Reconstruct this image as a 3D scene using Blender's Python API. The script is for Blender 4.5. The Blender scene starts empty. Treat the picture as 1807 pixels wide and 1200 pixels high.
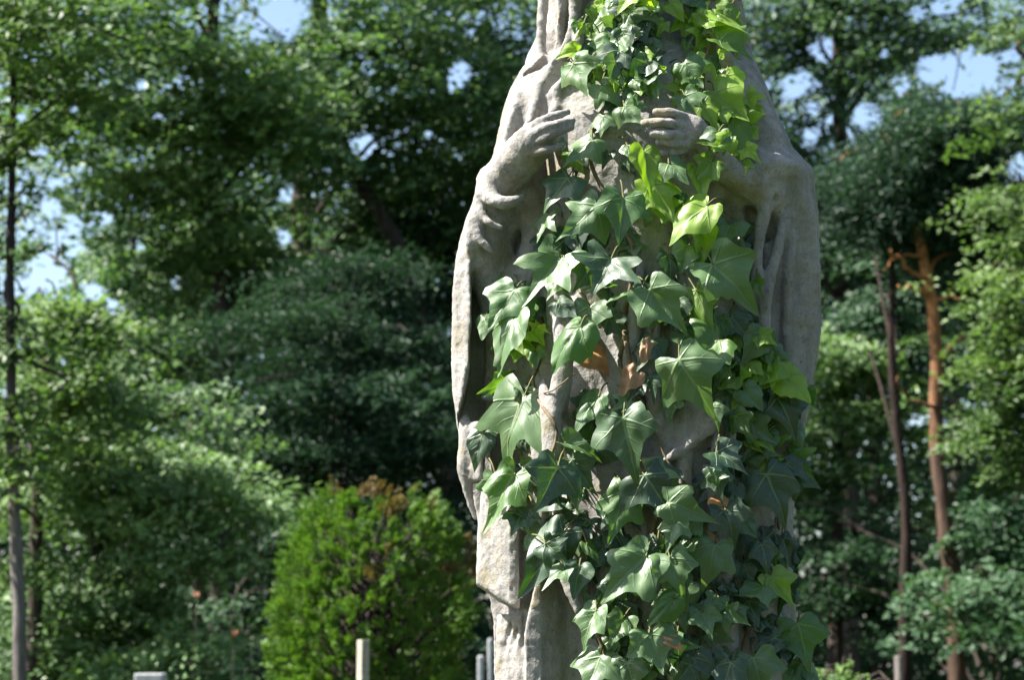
import bpy, math, random
import numpy as np
from mathutils import Vector, Matrix
rng = np.random.default_rng(7)
random.seed(7)
S = bpy.context.scene
COL = S.collection

# ------------------------------------------------------------------ camera
F = 3828.0; CAMY = -3.0; CAMZ = 1.6; PITCH = math.radians(8.5)
CP, SP = math.cos(PITCH), math.sin(PITCH)
def W(px, py, y):
    u = (px-903.5)/F; v = (600-py)/F
    t = (y-CAMY)/(CP - v*SP)
    return np.array([u*t, y, CAMZ + t*(SP + v*CP)])
def PX(p):
    dx, dy, dz = p[..., 0], p[..., 1]-CAMY, p[..., 2]-CAMZ
    f = dy*CP + dz*SP; u = -dy*SP + dz*CP
    return 903.5 + F*dx/f, 600 - F*u/f
cam = bpy.data.cameras.new('camera'); co = bpy.data.objects.new('camera', cam); COL.objects.link(co)
cam.sensor_width = 23.6; cam.lens = 50.0; cam.clip_end = 500; cam.clip_start = 0.05
co.location = (0, CAMY, CAMZ); co.rotation_euler = (math.pi/2+PITCH, 0, 0)
cam.dof.use_dof = True; cam.dof.focus_distance = 2.92; cam.dof.aperture_fstop = 6.3
S.camera = co
# ------------------------------------------------------------------ light
SUN = np.array([-0.62, -0.04, 0.78]); SUN /= np.linalg.norm(SUN)
elev = math.asin(SUN[2]); azi = math.atan2(SUN[0], SUN[1])
wd = bpy.data.worlds.new('World'); S.world = wd; wd.use_nodes = True
nt = wd.node_tree; bg = nt.nodes['Background']
sky = nt.nodes.new('ShaderNodeTexSky'); sky.sky_type = 'NISHITA'; sky.sun_disc = False
sky.sun_elevation = elev; sky.sun_rotation = azi; sky.air_density = 1.0; sky.dust_density = 1.6
nt.links.new(sky.outputs[0], bg.inputs[0]); bg.inputs[1].default_value = 0.074
sl = bpy.data.lights.new('sun', 'SUN'); sl.energy = 5.0; sl.angle = math.radians(0.5); sl.color = (1, 0.955, 0.88)
so = bpy.data.objects.new('sun', sl); COL.objects.link(so)
so.rotation_euler = Vector(SUN).to_track_quat('Z', 'Y').to_euler()
S.view_settings.view_transform = 'Standard'; S.view_settings.look = 'None'
S.view_settings.exposure = 1.9; S.view_settings.gamma = 1

# ------------------------------------------------------------------ helpers
def tag(o, label=None, cat=None, group=None, kind=None):
    for k, v in (('label', label), ('category', cat), ('group', group), ('kind', kind)):
        if v: o[k] = v
    return o
def empty(name, loc):
    o = bpy.data.objects.new(name, None); COL.objects.link(o); o.location = loc; o.empty_display_size = .1; return o
def link(name, me, mat=None, parent=None, loc=None):
    o = bpy.data.objects.new(name, me); COL.objects.link(o)
    if mat is not None: me.materials.append(mat)
    if loc is not None: o.location = loc
    if parent is not None:
        o.parent = parent
        o.matrix_parent_inverse = Matrix.Translation(-Vector(parent.location))
    return o
def npmesh(name, verts, faces, smooth=True, attrs=None, uv=None):
    """faces: (n,k) int array"""
    me = bpy.data.meshes.new(name)
    verts = np.asarray(verts, np.float32); faces = np.asarray(faces, np.int32)
    n, k = faces.shape
    me.vertices.add(len(verts)); me.vertices.foreach_set('co', verts.ravel())
    me.loops.add(n*k); me.loops.foreach_set('vertex_index', faces.ravel())
    me.polygons.add(n); me.polygons.foreach_set('loop_start', np.arange(0, n*k, k, dtype=np.int32))
    me.polygons.foreach_set('use_smooth', np.full(n, smooth))
    if uv is not None:
        l = me.uv_layers.new(name='UVMap'); l.data.foreach_set('uv', np.asarray(uv, np.float32)[faces.ravel()].ravel())
    for an, arr in (attrs or {}).items():
        a = me.attributes.new(an, 'FLOAT', 'POINT'); a.data.foreach_set('value', np.asarray(arr, np.float32))
    me.update(calc_edges=True); me.validate()
    return me
def tube(pts, rad, seg=8, wob=0.0):
    """tapered tube with caps -> verts, quad faces"""
    pts = np.asarray(pts, float); rad = np.broadcast_to(np.asarray(rad, float), (len(pts),))
    V = []; Fc = []
    t = np.gradient(pts, axis=0); t /= np.linalg.norm(t, axis=1)[:, None]+1e-9
    up = np.array([0, 0, 1.]) if abs(t[0][2]) < .8 else np.array([0, 1., 0])
    for i in range(len(pts)):
        a = np.cross(t[i], up); a /= np.linalg.norm(a)+1e-9; b = np.cross(t[i], a)
        for j in range(seg):
            th = 2*math.pi*j/seg
            r = rad[i]*(1+wob*math.sin(j*2.1+i*1.3)*random.random())
            V.append(pts[i]+r*(a*math.cos(th)+b*math.sin(th)))
    n = len(pts)
    for i in range(n-1):
        for j in range(seg):
            Fc.append((i*seg+j, i*seg+(j+1) % seg, (i+1)*seg+(j+1) % seg, (i+1)*seg+j))
    for base in (0, (n-1)*seg):   # quad-strip caps
        for j in range(0, seg//2-1):
            Fc.append((base+j, base+j+1, base+seg-2-j, base+seg-1-j))
    return np.array(V), np.array(Fc)
def merge(lst):
    V = []; Fc = []; o = 0
    for v, f in lst:
        V.append(v); Fc.append(f+o); o += len(v)
    return np.vstack(V), np.vstack(Fc)
def spline(P, n):
    P = np.asarray(P, float); m = len(P)
    if m < 3:
        s = np.linspace(0, 1, n)[:, None]; return P[0]*(1-s)+P[-1]*s
    Q = np.vstack([2*P[0]-P[1], P, 2*P[-1]-P[-2]]); out = []
    for s in np.linspace(0, m-1-1e-6, n):
        i = int(s); u = s-i; p0, p1, p2, p3 = Q[i:i+4]
        out.append(.5*((2*p1)+(-p0+p2)*u+(2*p0-5*p1+4*p2-p3)*u*u+(-p0+3*p1-3*p2+p3)*u**3))
    return np.array(out)

# ------------------------------------------------------------------ materials
def newmat(name):
    m = bpy.data.materials.new(name); m.use_nodes = True
    t = m.node_tree; t.nodes.clear(); return m, t
def N(t, ty, **kw):
    n = t.nodes.new(ty)
    for k, v in kw.items():
        if k.startswith('i_'):
            n.inputs[k[2:].replace('_', ' ')].default_value = v
        else: setattr(n, k, v)
    return n
def noise(t, vec, scale, detail=4, rough=.55):
    n = N(t, 'ShaderNodeTexNoise'); n.inputs['Scale'].default_value = scale
    n.inputs['Detail'].default_value = detail; n.inputs['Roughness'].default_value = rough
    if vec is not None: t.links.new(vec, n.inputs['Vector'])
    return n.outputs['Fac']
def ramp(t, fac, stops):
    r = N(t, 'ShaderNodeValToRGB'); e = r.color_ramp.elements
    while len(e) < len(stops): e.new(.5)
    for k, (p, c) in enumerate(stops):
        e[k].position = p; e[k].color = (*c, 1) if len(c) == 3 else c
    t.links.new(fac, r.inputs[0]); return r.outputs[0]
def mixc(t, fac, a, b, mode='MIX'):
    m = N(t, 'ShaderNodeMix', data_type='RGBA', blend_type=mode)
    for s, v in ((m.inputs[0], fac), (m.inputs[6], a), (m.inputs[7], b)):
        if isinstance(v, (float, int)): s.default_value = v
        elif isinstance(v, tuple): s.default_value = (*v, 1)
        else: t.links.new(v, s)
    return m.outputs[2]
def math_(t, op, a, b=None, c=None):
    m = N(t, 'ShaderNodeMath', operation=op)
    for i, v in enumerate((a, b, c)):
        if v is None: continue
        if isinstance(v, (float, int)): m.inputs[i].default_value = v
        else: t.links.new(v, m.inputs[i])
    return m.outputs[0]
def finish(t, sh):
    o = N(t, 'ShaderNodeOutputMaterial'); t.links.new(sh, o.inputs[0])
def bumpn(t, h, dist, strength=1.0):
    b = N(t, 'ShaderNodeBump'); b.inputs['Strength'].default_value = strength; b.inputs['Distance'].default_value = dist
    t.links.new(h, b.inputs['Height']); return b.outputs[0]
def pr(t, col, rough=.8, normal=None, spec=.3):
    p = N(t, 'ShaderNodeBsdfPrincipled')
    if isinstance(col, tuple): p.inputs['Base Color'].default_value = (*col, 1)
    else: t.links.new(col, p.inputs['Base Color'])
    if isinstance(rough, float): p.inputs['Roughness'].default_value = rough
    else: t.links.new(rough, p.inputs['Roughness'])
    p.inputs['Specular IOR Level'].default_value = spec
    if normal is not None: t.links.new(normal, p.inputs['Normal'])
    return p

def stone_mat(name, a, b, lichen=.5):
    m, t = newmat(name)
    tc = N(t, 'ShaderNodeTexCoord').outputs['Object']
    n1 = noise(t, tc, 9, 6, .6); n2 = noise(t, tc, 60, 5, .65); n3 = noise(t, tc, 420, 3, .7)
    mp = N(t, 'ShaderNodeMapping'); mp.inputs['Scale'].default_value = (40, 40, 5); t.links.new(tc, mp.inputs[0])
    st = noise(t, mp.outputs[0], 1.0, 5, .6)
    c = ramp(t, n1, [(.3, a), (.7, b)])
    c = mixc(t, math_(t, 'MULTIPLY', ramp(t, n2, [(.42, (0, 0, 0)), (.60, (1, 1, 1))]), .38), c, (a[0]*.62, a[1]*.6, a[2]*.58))
    c = mixc(t, math_(t, 'MULTIPLY', ramp(t, st, [(.48, (0, 0, 0)), (.64, (1, 1, 1))]), .45), c, (a[0]*.55, a[1]*.55, a[2]*.56))
    l1 = ramp(t, noise(t, tc, 11.3, 5, .7), [(.53, (0, 0, 0)), (.62, (1, 1, 1))])
    c = mixc(t, math_(t, 'MULTIPLY', l1, lichen), c, (.23, .19, .085))
    l2 = ramp(t, noise(t, tc, 170, 3, .6), [(.60, (0, 0, 0)), (.68, (1, 1, 1))])
    c = mixc(t, math_(t, 'MULTIPLY', l2, .45), c, (.08, .07, .065))
    c = mixc(t, math_(t, 'MULTIPLY', ramp(t, n3, [(.3, (1, 1, 1)), (.5, (0, 0, 0))]), .35), c, (.11, .10, .09))
    h = math_(t, 'ADD', math_(t, 'MULTIPLY', n2, 1.6), math_(t, 'MULTIPLY', n3, .5))
    h = math_(t, 'ADD', h, math_(t, 'MULTIPLY', st, 1.2))
    p = pr(t, c, .92, bumpn(t, h, .0022, .8), .2)
    finish(t, p.outputs[0]); return m
M_STONE = stone_mat('weathered_stone', (.265, .253, .236), (.40, .383, .36), .5)
M_PLINTH = stone_mat('plinth_stone', (.17, .165, .155), (.25, .24, .225), .3)

def leafmat(name, stops, rough=.5, trans=.3, tcol=None, spec=.35):
    """foliage: per-leaf 'tone' picks the leaf's own pigment"""
    m, t = newmat(name)
    a = N(t, 'ShaderNodeAttribute', attribute_name='tone').outputs['Fac']
    c = ramp(t, a, stops)
    p = pr(t, c, rough, None, spec)
    tr = N(t, 'ShaderNodeBsdfTranslucent')
    tc = mixc(t, 1.0, c, tcol or (1.5, 1.7, .8), 'MULTIPLY'); t.links.new(tc, tr.inputs[0])
    mx = N(t, 'ShaderNodeMixShader'); mx.inputs[0].default_value = trans
    t.links.new(p.outputs[0], mx.inputs[1]); t.links.new(tr.outputs[0], mx.inputs[2])
    finish(t, mx.outputs[0]); return m
M_BROAD = leafmat('broadleaf', [(0, (.045, .095, .038)), (.5, (.105, .185, .068)), (1, (.21, .31, .125))])
M_LIME = leafmat('lime_leaf', [(0, (.045, .09, .022)), (.5, (.085, .15, .042)), (1, (.15, .23, .065))], trans=.35, tcol=(1.4, 1.6, .8))
M_BLUE = leafmat('bluish_leaf', [(0, (.04, .08, .045)), (.5, (.075, .135, .08)), (1, (.13, .21, .12))])
M_DARK = leafmat('dark_leaf', [(0, (.012, .035, .017)), (.5, (.040, .092, .040)), (1, (.07, .135, .065))], trans=.25, spec=.25)
M_NEEDLE = leafmat('needle_leaf', [(0, (.012, .032, .018)), (.6, (.028, .066, .036)), (1, (.06, .12, .06))], trans=.2, spec=.2)
M_THUJA = leafmat('thuja_spray', [(0, (.05, .12, .016)), (.55, (.105, .205, .03)), (.7, (.13, .205, .04)), (.78, (.17, .125, .05)), (1, (.14, .085, .04))], rough=.6, trans=.3, tcol=(1.4, 1.5, .7))

def bark_mat(name, a, b, scale=14, orange=None, zsplit=None):
    m, t = newmat(name)
    g = N(t, 'ShaderNodeNewGeometry').outputs['Position']
    mp = N(t, 'ShaderNodeMapping'); mp.inputs['Scale'].default_value = (scale*2, scale*2, scale*.4); t.links.new(g, mp.inputs[0])
    n = noise(t, mp.outputs[0], 1.0, 6, .65)
    c = ramp(t, n, [(.35, a), (.65, b)])
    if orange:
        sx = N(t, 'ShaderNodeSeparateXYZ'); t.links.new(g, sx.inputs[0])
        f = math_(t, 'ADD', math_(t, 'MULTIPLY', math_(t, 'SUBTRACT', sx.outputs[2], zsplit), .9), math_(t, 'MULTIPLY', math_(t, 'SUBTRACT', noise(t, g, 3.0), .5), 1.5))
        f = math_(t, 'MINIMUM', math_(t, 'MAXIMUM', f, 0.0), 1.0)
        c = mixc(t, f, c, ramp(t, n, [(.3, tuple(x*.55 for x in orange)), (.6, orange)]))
    p = pr(t, c, .95, bumpn(t, n, .02, 1.0), .15); finish(t, p.outputs[0]); return m
M_BARK = bark_mat('dark_bark', (.028, .022, .02), (.075, .06, .052))
M_BARKG = bark_mat('grey_bark', (.13, .115, .105), (.27, .245, .225), 22)
M_PINE = bark_mat('pine_bark', (.045, .03, .024), (.11, .07, .05), 10, (.46, .21, .085), 3.3)
M_BARKD = bark_mat('darkest_bark', (.018, .013, .012), (.045, .032, .026))  # darker brown bark for the thin pine
M_BARKG2 = bark_mat('grey_bark_painted_shade', (.10, .09, .085), (.20, .18, .165), 22, (.05, .04, .045), 2.3)  # foliage shade on the upper trunk is painted in as darker bark
M_TWIG = bark_mat('dead_twig', (.20, .09, .04), (.40, .20, .09), 20)

def ivy_mat():
    m, t = newmat('ivy_leaf')
    uv = N(t, 'ShaderNodeUVMap').outputs[0]
    sx = N(t, 'ShaderNodeSeparateXYZ'); t.links.new(uv, sx.inputs[0]); X, Y = sx.outputs[0], sx.outputs[1]
    # warp a little so veins are not ruler straight
    w = noise(t, uv, 3.5, 2); X = math_(t, 'ADD', X, math_(t, 'MULTIPLY', math_(t, 'SUBTRACT', w, .5), .05))
    ax = math_(t, 'ABSOLUTE', X)
    def seg(x0, y0, x1, y1, wd0):
        L = math.hypot(x1-x0, y1-y0); dx, dy = (x1-x0)/L, (y1-y0)/L
        ex = math_(t, 'SUBTRACT', ax, x0); ey = math_(t, 'SUBTRACT', Y, y0)
        s = math_(t, 'ADD', math_(t, 'MULTIPLY', ex, dx), math_(t, 'MULTIPLY', ey, dy))
        d = math_(t, 'ABSOLUTE', math_(t, 'SUBTRACT', math_(t, 'MULTIPLY', ex, dy), math_(t, 'MULTIPLY', ey, dx)))
        sc = math_(t, 'MINIMUM', math_(t, 'MAXIMUM', s, 0.0), L)
        over = math_(t, 'ABSOLUTE', math_(t, 'SUBTRACT', s, sc))
        wid = math_(t, 'MULTIPLY', math_(t, 'SUBTRACT', 1.0, math_(t, 'MULTIPLY', sc, .75/L)), wd0)
        r = math_(t, 'DIVIDE', math_(t, 'ADD', d, over), wid)
        return math_(t, 'MAXIMUM', math_(t, 'SUBTRACT', 1.0, math_(t, 'MULTIPLY', r, r)), 0.0)
    v = seg(0, 0, 0, .95, .038)
    for a in ((0, 0, .52, .30, .032), (0, 0, .34, -.15, .024)): v = math_(t, 'MAXIMUM', v, seg(*a))
    v2 = None
    for a in ((0, .25, .22, .46, .016), (0, .42, .17, .62, .014), (0, .58, .12, .74, .012), (.20, .115, .30, .33, .014), (.26, .15, .46, .10, .014), (.0, .12, .22, .22, .012)):
        s = seg(*a); v2 = s if v2 is None else math_(t, 'MAXIMUM', v2, s)
    v = math_(t, 'MAXIMUM', v, math_(t, 'MULTIPLY', v2, .26))
    tone = N(t, 'ShaderNodeAttribute', attribute_name='tone').outputs['Fac']
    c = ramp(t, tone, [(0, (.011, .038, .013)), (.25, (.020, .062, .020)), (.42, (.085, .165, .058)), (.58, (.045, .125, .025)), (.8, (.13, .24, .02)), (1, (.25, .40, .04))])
    tc = N(t, 'ShaderNodeTexCoord').outputs['Object']
    n = noise(t, tc, 70, 4); c = mixc(t, math_(t, 'MULTIPLY', n, .5), c, mixc(t, 1.0, c, (1.7, 1.5, 1.3), 'MULTIPLY'))
    vc = mixc(t, .35, c, (.30, .42, .20)); vc = mixc(t, .5, vc, (.24, .36, .16))
    c = mixc(t, math_(t, 'MULTIPLY', v, .62), c, vc)
    h = math_(t, 'SUBTRACT', math_(t, 'MULTIPLY', n, .35), v)
    nm = bumpn(t, h, .0014, .9)
    sp_ = ramp(t, noise(t, tc, 330, 3, .6), [(.64, (0, 0, 0)), (.70, (1, 1, 1))]); c = mixc(t, math_(t, 'MULTIPLY', sp_, .5), c, (.20, .22, .13))
    bl = ramp(t, noise(t, tc, 28, 3, .6), [(.62, (0, 0, 0)), (.72, (1, 1, 1))]); c = mixc(t, math_(t, 'MULTIPLY', bl, .35), c, (.15, .13, .04))
    rg = math_(t, 'ADD', .34, math_(t, 'MULTIPLY', noise(t, tc, 45, 4, .6), .36))
    p = pr(t, c, rg, nm, .75)
    p.inputs['Coat Weight'].default_value = .4; p.inputs['Coat Roughness'].default_value = .38
    tr = N(t, 'ShaderNodeBsdfTranslucent'); tcl = mixc(t, 1.0, c, (1.9, 2.0, .55), 'MULTIPLY'); t.links.new(tcl, tr.inputs[0])
    mx = N(t, 'ShaderNodeMixShader')
    t.links.new(math_(t, 'ADD', .14, math_(t, 'MULTIPLY', tone, .38)), mx.inputs[0])
    t.links.new(p.outputs[0], mx.inputs[1]); t.links.new(tr.outputs[0], mx.inputs[2]); finish(t, mx.outputs[0]); return m
M_IVY = ivy_mat()
def plain(name, a, b, scale, rough=.8, spec=.2, bump=.001, trans=0):
    m, t = newmat(name); tc = N(t, 'ShaderNodeTexCoord').outputs['Object']; n = noise(t, tc, scale, 5, .6)
    p = pr(t, ramp(t, n, [(.3, a), (.7, b)]), rough, bumpn(t, n, bump), spec); finish(t, p.outputs[0]); return m
M_STEM = plain('ivy_stem', (.10, .075, .045), (.22, .17, .10), 90)
M_PETI = plain('ivy_petiole', (.09, .11, .035), (.16, .13, .06), 60)
M_DRY = plain('withered_leaf', (.30, .12, .035), (.52, .27, .12), 60, .6, .4)
M_TAN = plain('dry_tan_leaf', (.20, .105, .055), (.44, .27, .16), 60, .6, .3)
M_GRAVE = plain('pale_grave_stone', (.30, .31, .32), (.42, .43, .44), 30)
M_WOOD = plain('weathered_wood', (.26, .23, .18), (.42, .38, .31), 50)
M_GRASS = plain('ground_grass', (.02, .032, .012), (.05, .06, .025), 2.0, .95, .1, .02)
M_RUST = plain('faded_flower', (.40, .16, .09), (.55, .30, .22), 60)

# ------------------------------------------------------------------ statue (signed distance field -> surface nets)
K = 1276.0
H = 0.0026
X0, X1, Y0, Y1, Z0, Z1 = -.13, .46, -.205, .20, 1.27, 2.80
gx = np.arange(X0, X1, H, dtype=np.float32); gy = np.arange(Y0, Y1, H, dtype=np.float32); gz = np.arange(Z0, Z1, H, dtype=np.float32)
SD = np.full((len(gx), len(gy), len(gz)), .05, np.float32)
LB = np.zeros(SD.shape, np.int8)          # which carved piece a voxel belongs to
ROBE, CLOAK, SLEEVE, HANDL, HANDR, HEAD = 0, 1, 2, 3, 4, 5
def box(lo, hi):
    s = []
    for g, l, h in zip((gx, gy, gz), lo, hi):
        a = max(0, int(np.searchsorted(g, l))); b = min(len(g), int(np.searchsorted(g, h))+1); s.append(slice(a, max(a, b)))
    return tuple(s)
def coords(s):
    return gx[s[0]][:, None, None], gy[s[1]][None, :, None], gz[s[2]][None, None, :]
def blend(s, d, k, g, cut=False):
    a = SD[s]
    d = d.astype(np.float32)
    if cut:
        h = np.clip(.5-.5*(a+d)/k, 0, 1); SD[s] = a*(1-h)+(-d)*h + k*h*(1-h); return
    h = np.clip(.5+.5*(a-d)/k, 0, 1)
    SD[s] = a*(1-h)+d*h - k*h*(1-h)
    L = LB[s]; L[d < a] = g; LB[s] = L
def chain(P, k=.01, g=SLEEVE, fy=1.0, n=None, fx=1.0, cut=False):
    """P: list of (px,py,y,radius px); capsule chain; fy>1 flattens in depth, fx>1 thins sideways"""
    P = np.asarray(P, float)
    if n: P = spline(P, n)
    C = np.array([W(p[0], p[1], p[2]) for p in P]); R = np.maximum(P[:, 3], 1)/K
    pad = R.max()*1.0+k+.006
    s = box(C.min(0)-pad, C.max(0)+pad)
    if min(sl.stop-sl.start for sl in s) <= 0: return
    x, y, z = coords(s); best = None
    for i in range(len(C)-1):
        a, b = C[i].copy(), C[i+1].copy()
        q = np.array([fx, fy, 1.0]); ab = (b-a)*q; L2 = float(ab@ab)+1e-12
        ex, ey, ez = (x-a[0])*fx, (y-a[1])*fy, z-a[2]
        h = np.clip((ex*ab[0]+ey*ab[1]+ez*ab[2])/L2, 0, 1)
        d = np.sqrt((ex-h*ab[0])**2+(ey-h*ab[1])**2+(ez-h*ab[2])**2) - (R[i]*(1-h)+R[i+1]*h)
        best = d if best is None else np.minimum(best, d)
    blend(s, best/max(fy, fx)**.5, k, g, cut)
def ell(px, py, y, rx, ry, rz, k=.012, g=ROBE, cut=False):
    c = W(px, py, y); r = np.array([rx, ry, rz])/K; pad = r.max()+k+.01
    s = box(c-r-k-.01, c+r+k+.01); x, yy, z = coords(s)
    q = np.sqrt(((x-c[0])/r[0])**2+((yy-c[1])/r[1])**2+((z-c[2])/r[2])**2)
    blend(s, (q-1)*r.min(), k, g, cut)
zs_all = gz.astype(float)
def zpy(z):   # pixel row of a height at y=0
    v = (z-CAMZ)/3.0; return 600 - F*np.tan(np.arctan(v)-PITCH)
PYZ = zpy(zs_all)
def column(tab, k, g, fold, ymin=None):
    tab = np.array(tab, float)   # py, left px, right px, yc, depth half
    L = np.interp(PYZ, tab[:, 0], tab[:, 1]); R = np.interp(PYZ, tab[:, 0], tab[:, 2])
    yc = np.interp(PYZ, tab[:, 0], tab[:, 3]); b = np.interp(PYZ, tab[:, 0], tab[:, 4])
    ok = (PYZ > tab[0, 0]) & (PYZ < tab[-1, 0])
    i0, i1 = np.where(ok)[0][[0, -1]]; s = (slice(0, len(gx)), slice(0, len(gy)), slice(i0, i1+1))
    L, R, yc, b = [q[i0:i1+1].astype(np.float32)[None, None, :] for q in (L, R, yc, b)]
    pyz = PYZ[i0:i1+1].astype(np.float32)[None, None, :]
    cx = ((L+R)/2-903.5)/F*3.0; a = (R-L)/2/K
    x, y, z = coords(s)
    u = (x-cx)/a; v = (y-yc)/b
    rho = np.sqrt(u*u+v*v); th = np.arctan2(u, -v)
    d = (rho-1)*np.minimum(a, b) - fold(th, pyz)
    d = np.maximum(d, np.maximum(z-zs_all[i1]+.0, zs_all[i0]-z))
    blend(s, d, k, g)
def pleat(t): return 1-2*np.abs(np.sin(t))**.7
def f_robe(th, py):
    w = np.clip((py-250)/400, 0, 1)
    ph = .35*np.sin(py/210.)
    r = .0045*pleat(th*5.2+ph+.6)+.0028*np.sin(th*13.7+py/160.)+.0035*np.sin(th*8.3-py/330.+1.2)
    return r*(.25+.9*w)
def f_cloak(th, py):
    return .0035*np.sin(th*9+py/260.)+.0022*pleat(th*6+py/400.)+.002*np.sin(th*17+py/120.)
column([(60, 1070, 1190, .0, .03), (95, 1000, 1260, .0, .06), (150, 940, 1320, -.01, .085), (240, 925, 1335, -.02, .105), (420, 945, 1335, -.02, .11),
        (620, 940, 1330, -.02, .115), (820, 925, 1350, -.02, .12), (1050, 915, 1370, -.015, .125), (1260, 905, 1390, -.01, .13), (1600, 900, 1400, -.01, .135)], .004, ROBE, f_robe)
column([(-40, 985, 1290, .06, .055), (60, 965, 1302, .055, .075), (120, 925, 1318, .05, .08), (170, 898, 1335, .05, .085), (260, 886, 1372, .05, .09), (330, 858, 1425, .05, .095),
        (420, 815, 1444, .045, .095), (560, 800, 1448, .045, .095), (680, 802, 1436, .045, .095), (760, 815, 1414, .045, .10), (900, 848, 1405, .045, .10),
        (1100, 880, 1405, .04, .105), (1600, 880, 1410, .04, .11)], .010, CLOAK, f_cloak)
# head, neck and veil
ell(1132, -95, -.015, 86, 100, 118, .01, HEAD)
ell(1132, -20, -.05, 45, 50, 40, .02, HEAD)
ell(1132, -78, -.092, 13, 20, 30, .012, HEAD)                      # nose
ell(1132, -28, -.085, 24, 12, 8, .006, HEAD)                       # mouth
for sx in (-1, 1):
    ell(1132+sx*33, -92, -.098, 20, 14, 13, .012, HEAD, cut=True)   # sockets
    ell(1132+sx*33, -92, -.076, 16, 12, 10, .004, HEAD)             # lids
chain([(1132, 0, -.01, 50), (1132, 90, -.005, 58)], .02, HEAD)
for sx in (-1, 1):
    X = lambda q: 1132+sx*q
    chain([(X(60), -215, .0, 30), (X(105), -150, -.015, 30), (X(118), -60, -.02, 28), (X(130), 20, -.02, 26), (X(120), 90, -.03, 22), (X(80), 150, -.07, 16)], .02, CLOAK, n=14)
    chain([(X(100), -90, .06, 50), (X(120), 40, .06, 52), (X(150), 110, .04, 44)], .03, CLOAK, n=8)
chain([(1072, -215, .0, 30), (1132, -232, -.005, 30), (1192, -215, .0, 30)], .02, CLOAK, n=8)
ell(1132, -110, .05, 118, 110, 130, .03, CLOAK)
# veil lappet falling at the left of the neck: deep groove between two bands
chain([(1000, -40, -.045, 17), (985, 30, -.05, 15), (985, 85, -.055, 14), (1000, 130, -.065, 12)], .006, CLOAK, n=10)
chain([(962, -40, -.01, 12), (956, 40, -.012, 9), (952, 100, -.012, 9), (925, 132, -.01, 10), (900, 190, -.01, 10), (893, 250, -.005, 9)], .006, CLOAK, n=16)
chain([(1012, -20, -.065, 9), (1008, 60, -.075, 9), (975, 120, -.07, 9), (945, 170, -.06, 8), (935, 215, -.055, 7)], .006, CLOAK, n=14)
chain([(1022, 60, -.085, 10), (1010, 120, -.09, 9), (975, 165, -.08, 8)], .006, CLOAK, n=10)
VEILCUT = 1
# right side of veil running over the shoulder
chain([(1290, -20, -.02, 16), (1312, 90, -.02, 13), (1332, 160, -.02, 12), (1348, 230, -.02, 12), (1385, 285, -.02, 13)], .01, CLOAK, n=12)
chain([(1262, 20, -.05, 14), (1280, 110, -.06, 14), (1310, 190, -.06, 13), (1345, 250, -.05, 14), (1370, 300, -.045, 16)], .008, CLOAK, n=12)
# upper arms
chain([(975, 150, -.02, 52), (935, 215, -.03, 50), (905, 300, -.03, 42), (880, 380, -.02, 50)], .02, SLEEVE, n=8)
chain([(1290, 150, -.02, 52), (1325, 230, -.03, 55), (1360, 310, -.03, 55), (1385, 400, -.02, 50)], .02, SLEEVE, n=8)
for q, (a, b, c) in enumerate([((915, 170), (900, 225), (893, 275)), ((950, 165), (935, 215), (912, 262)), ((985, 160), (975, 205), (950, 235))]):
    chain([(*a, -.055-.012*q, 9), (*b, -.07-.012*q, 9), (*c, -.072-.012*q, 7)], .008, SLEEVE, n=7)
# left forearm, cuff roll and the wide sleeve hanging below it
chain([(884, 322, -.075, 38), (908, 292, -.095, 40), (932, 264, -.118, 36), (955, 246, -.132, 27)], .010, SLEEVE, n=10)
chain([(858, 318, -.07, 12), (853, 338, -.08, 11), (868, 353, -.10, 10), (893, 359, -.112, 8), (918, 352, -.112, 7)], .005, SLEEVE, n=12)
chain([(888, 350, -.055, 36), (868, 400, -.04, 44), (862, 450, -.03, 46), (880, 510, -.02, 42), (895, 600, -.02, 34)], .014, SLEEVE, n=10)
chain([(930, 330, -.06, 24), (950, 400, -.06, 28), (935, 470, -.05, 26), (920, 560, -.045, 22)], .014, SLEEVE, n=8)
for a in ([(846, 350), (852, 390), (872, 425)], [(842, 370), (838, 420), (852, 455)], [(866, 362), (880, 385), (905, 398)], [(830, 385), (828, 430), (834, 470)]):
    chain([(a[0][0], a[0][1], -.070, 6), (a[1][0], a[1][1], -.070, 6), (a[2][0], a[2][1], -.058, 3)], .014, SLEEVE, n=6)
# front edge of the cloak hanging from the left arm: lit flat band
STRIP = 1
chain([(822, 742, -.035, 10), (822, 790, -.035, 12), (822, 830, -.035, 14), (826, 870, -.03, 9), (838, 915, -.03, 4)], .004, CLOAK, n=14, fy=.7)
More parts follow.
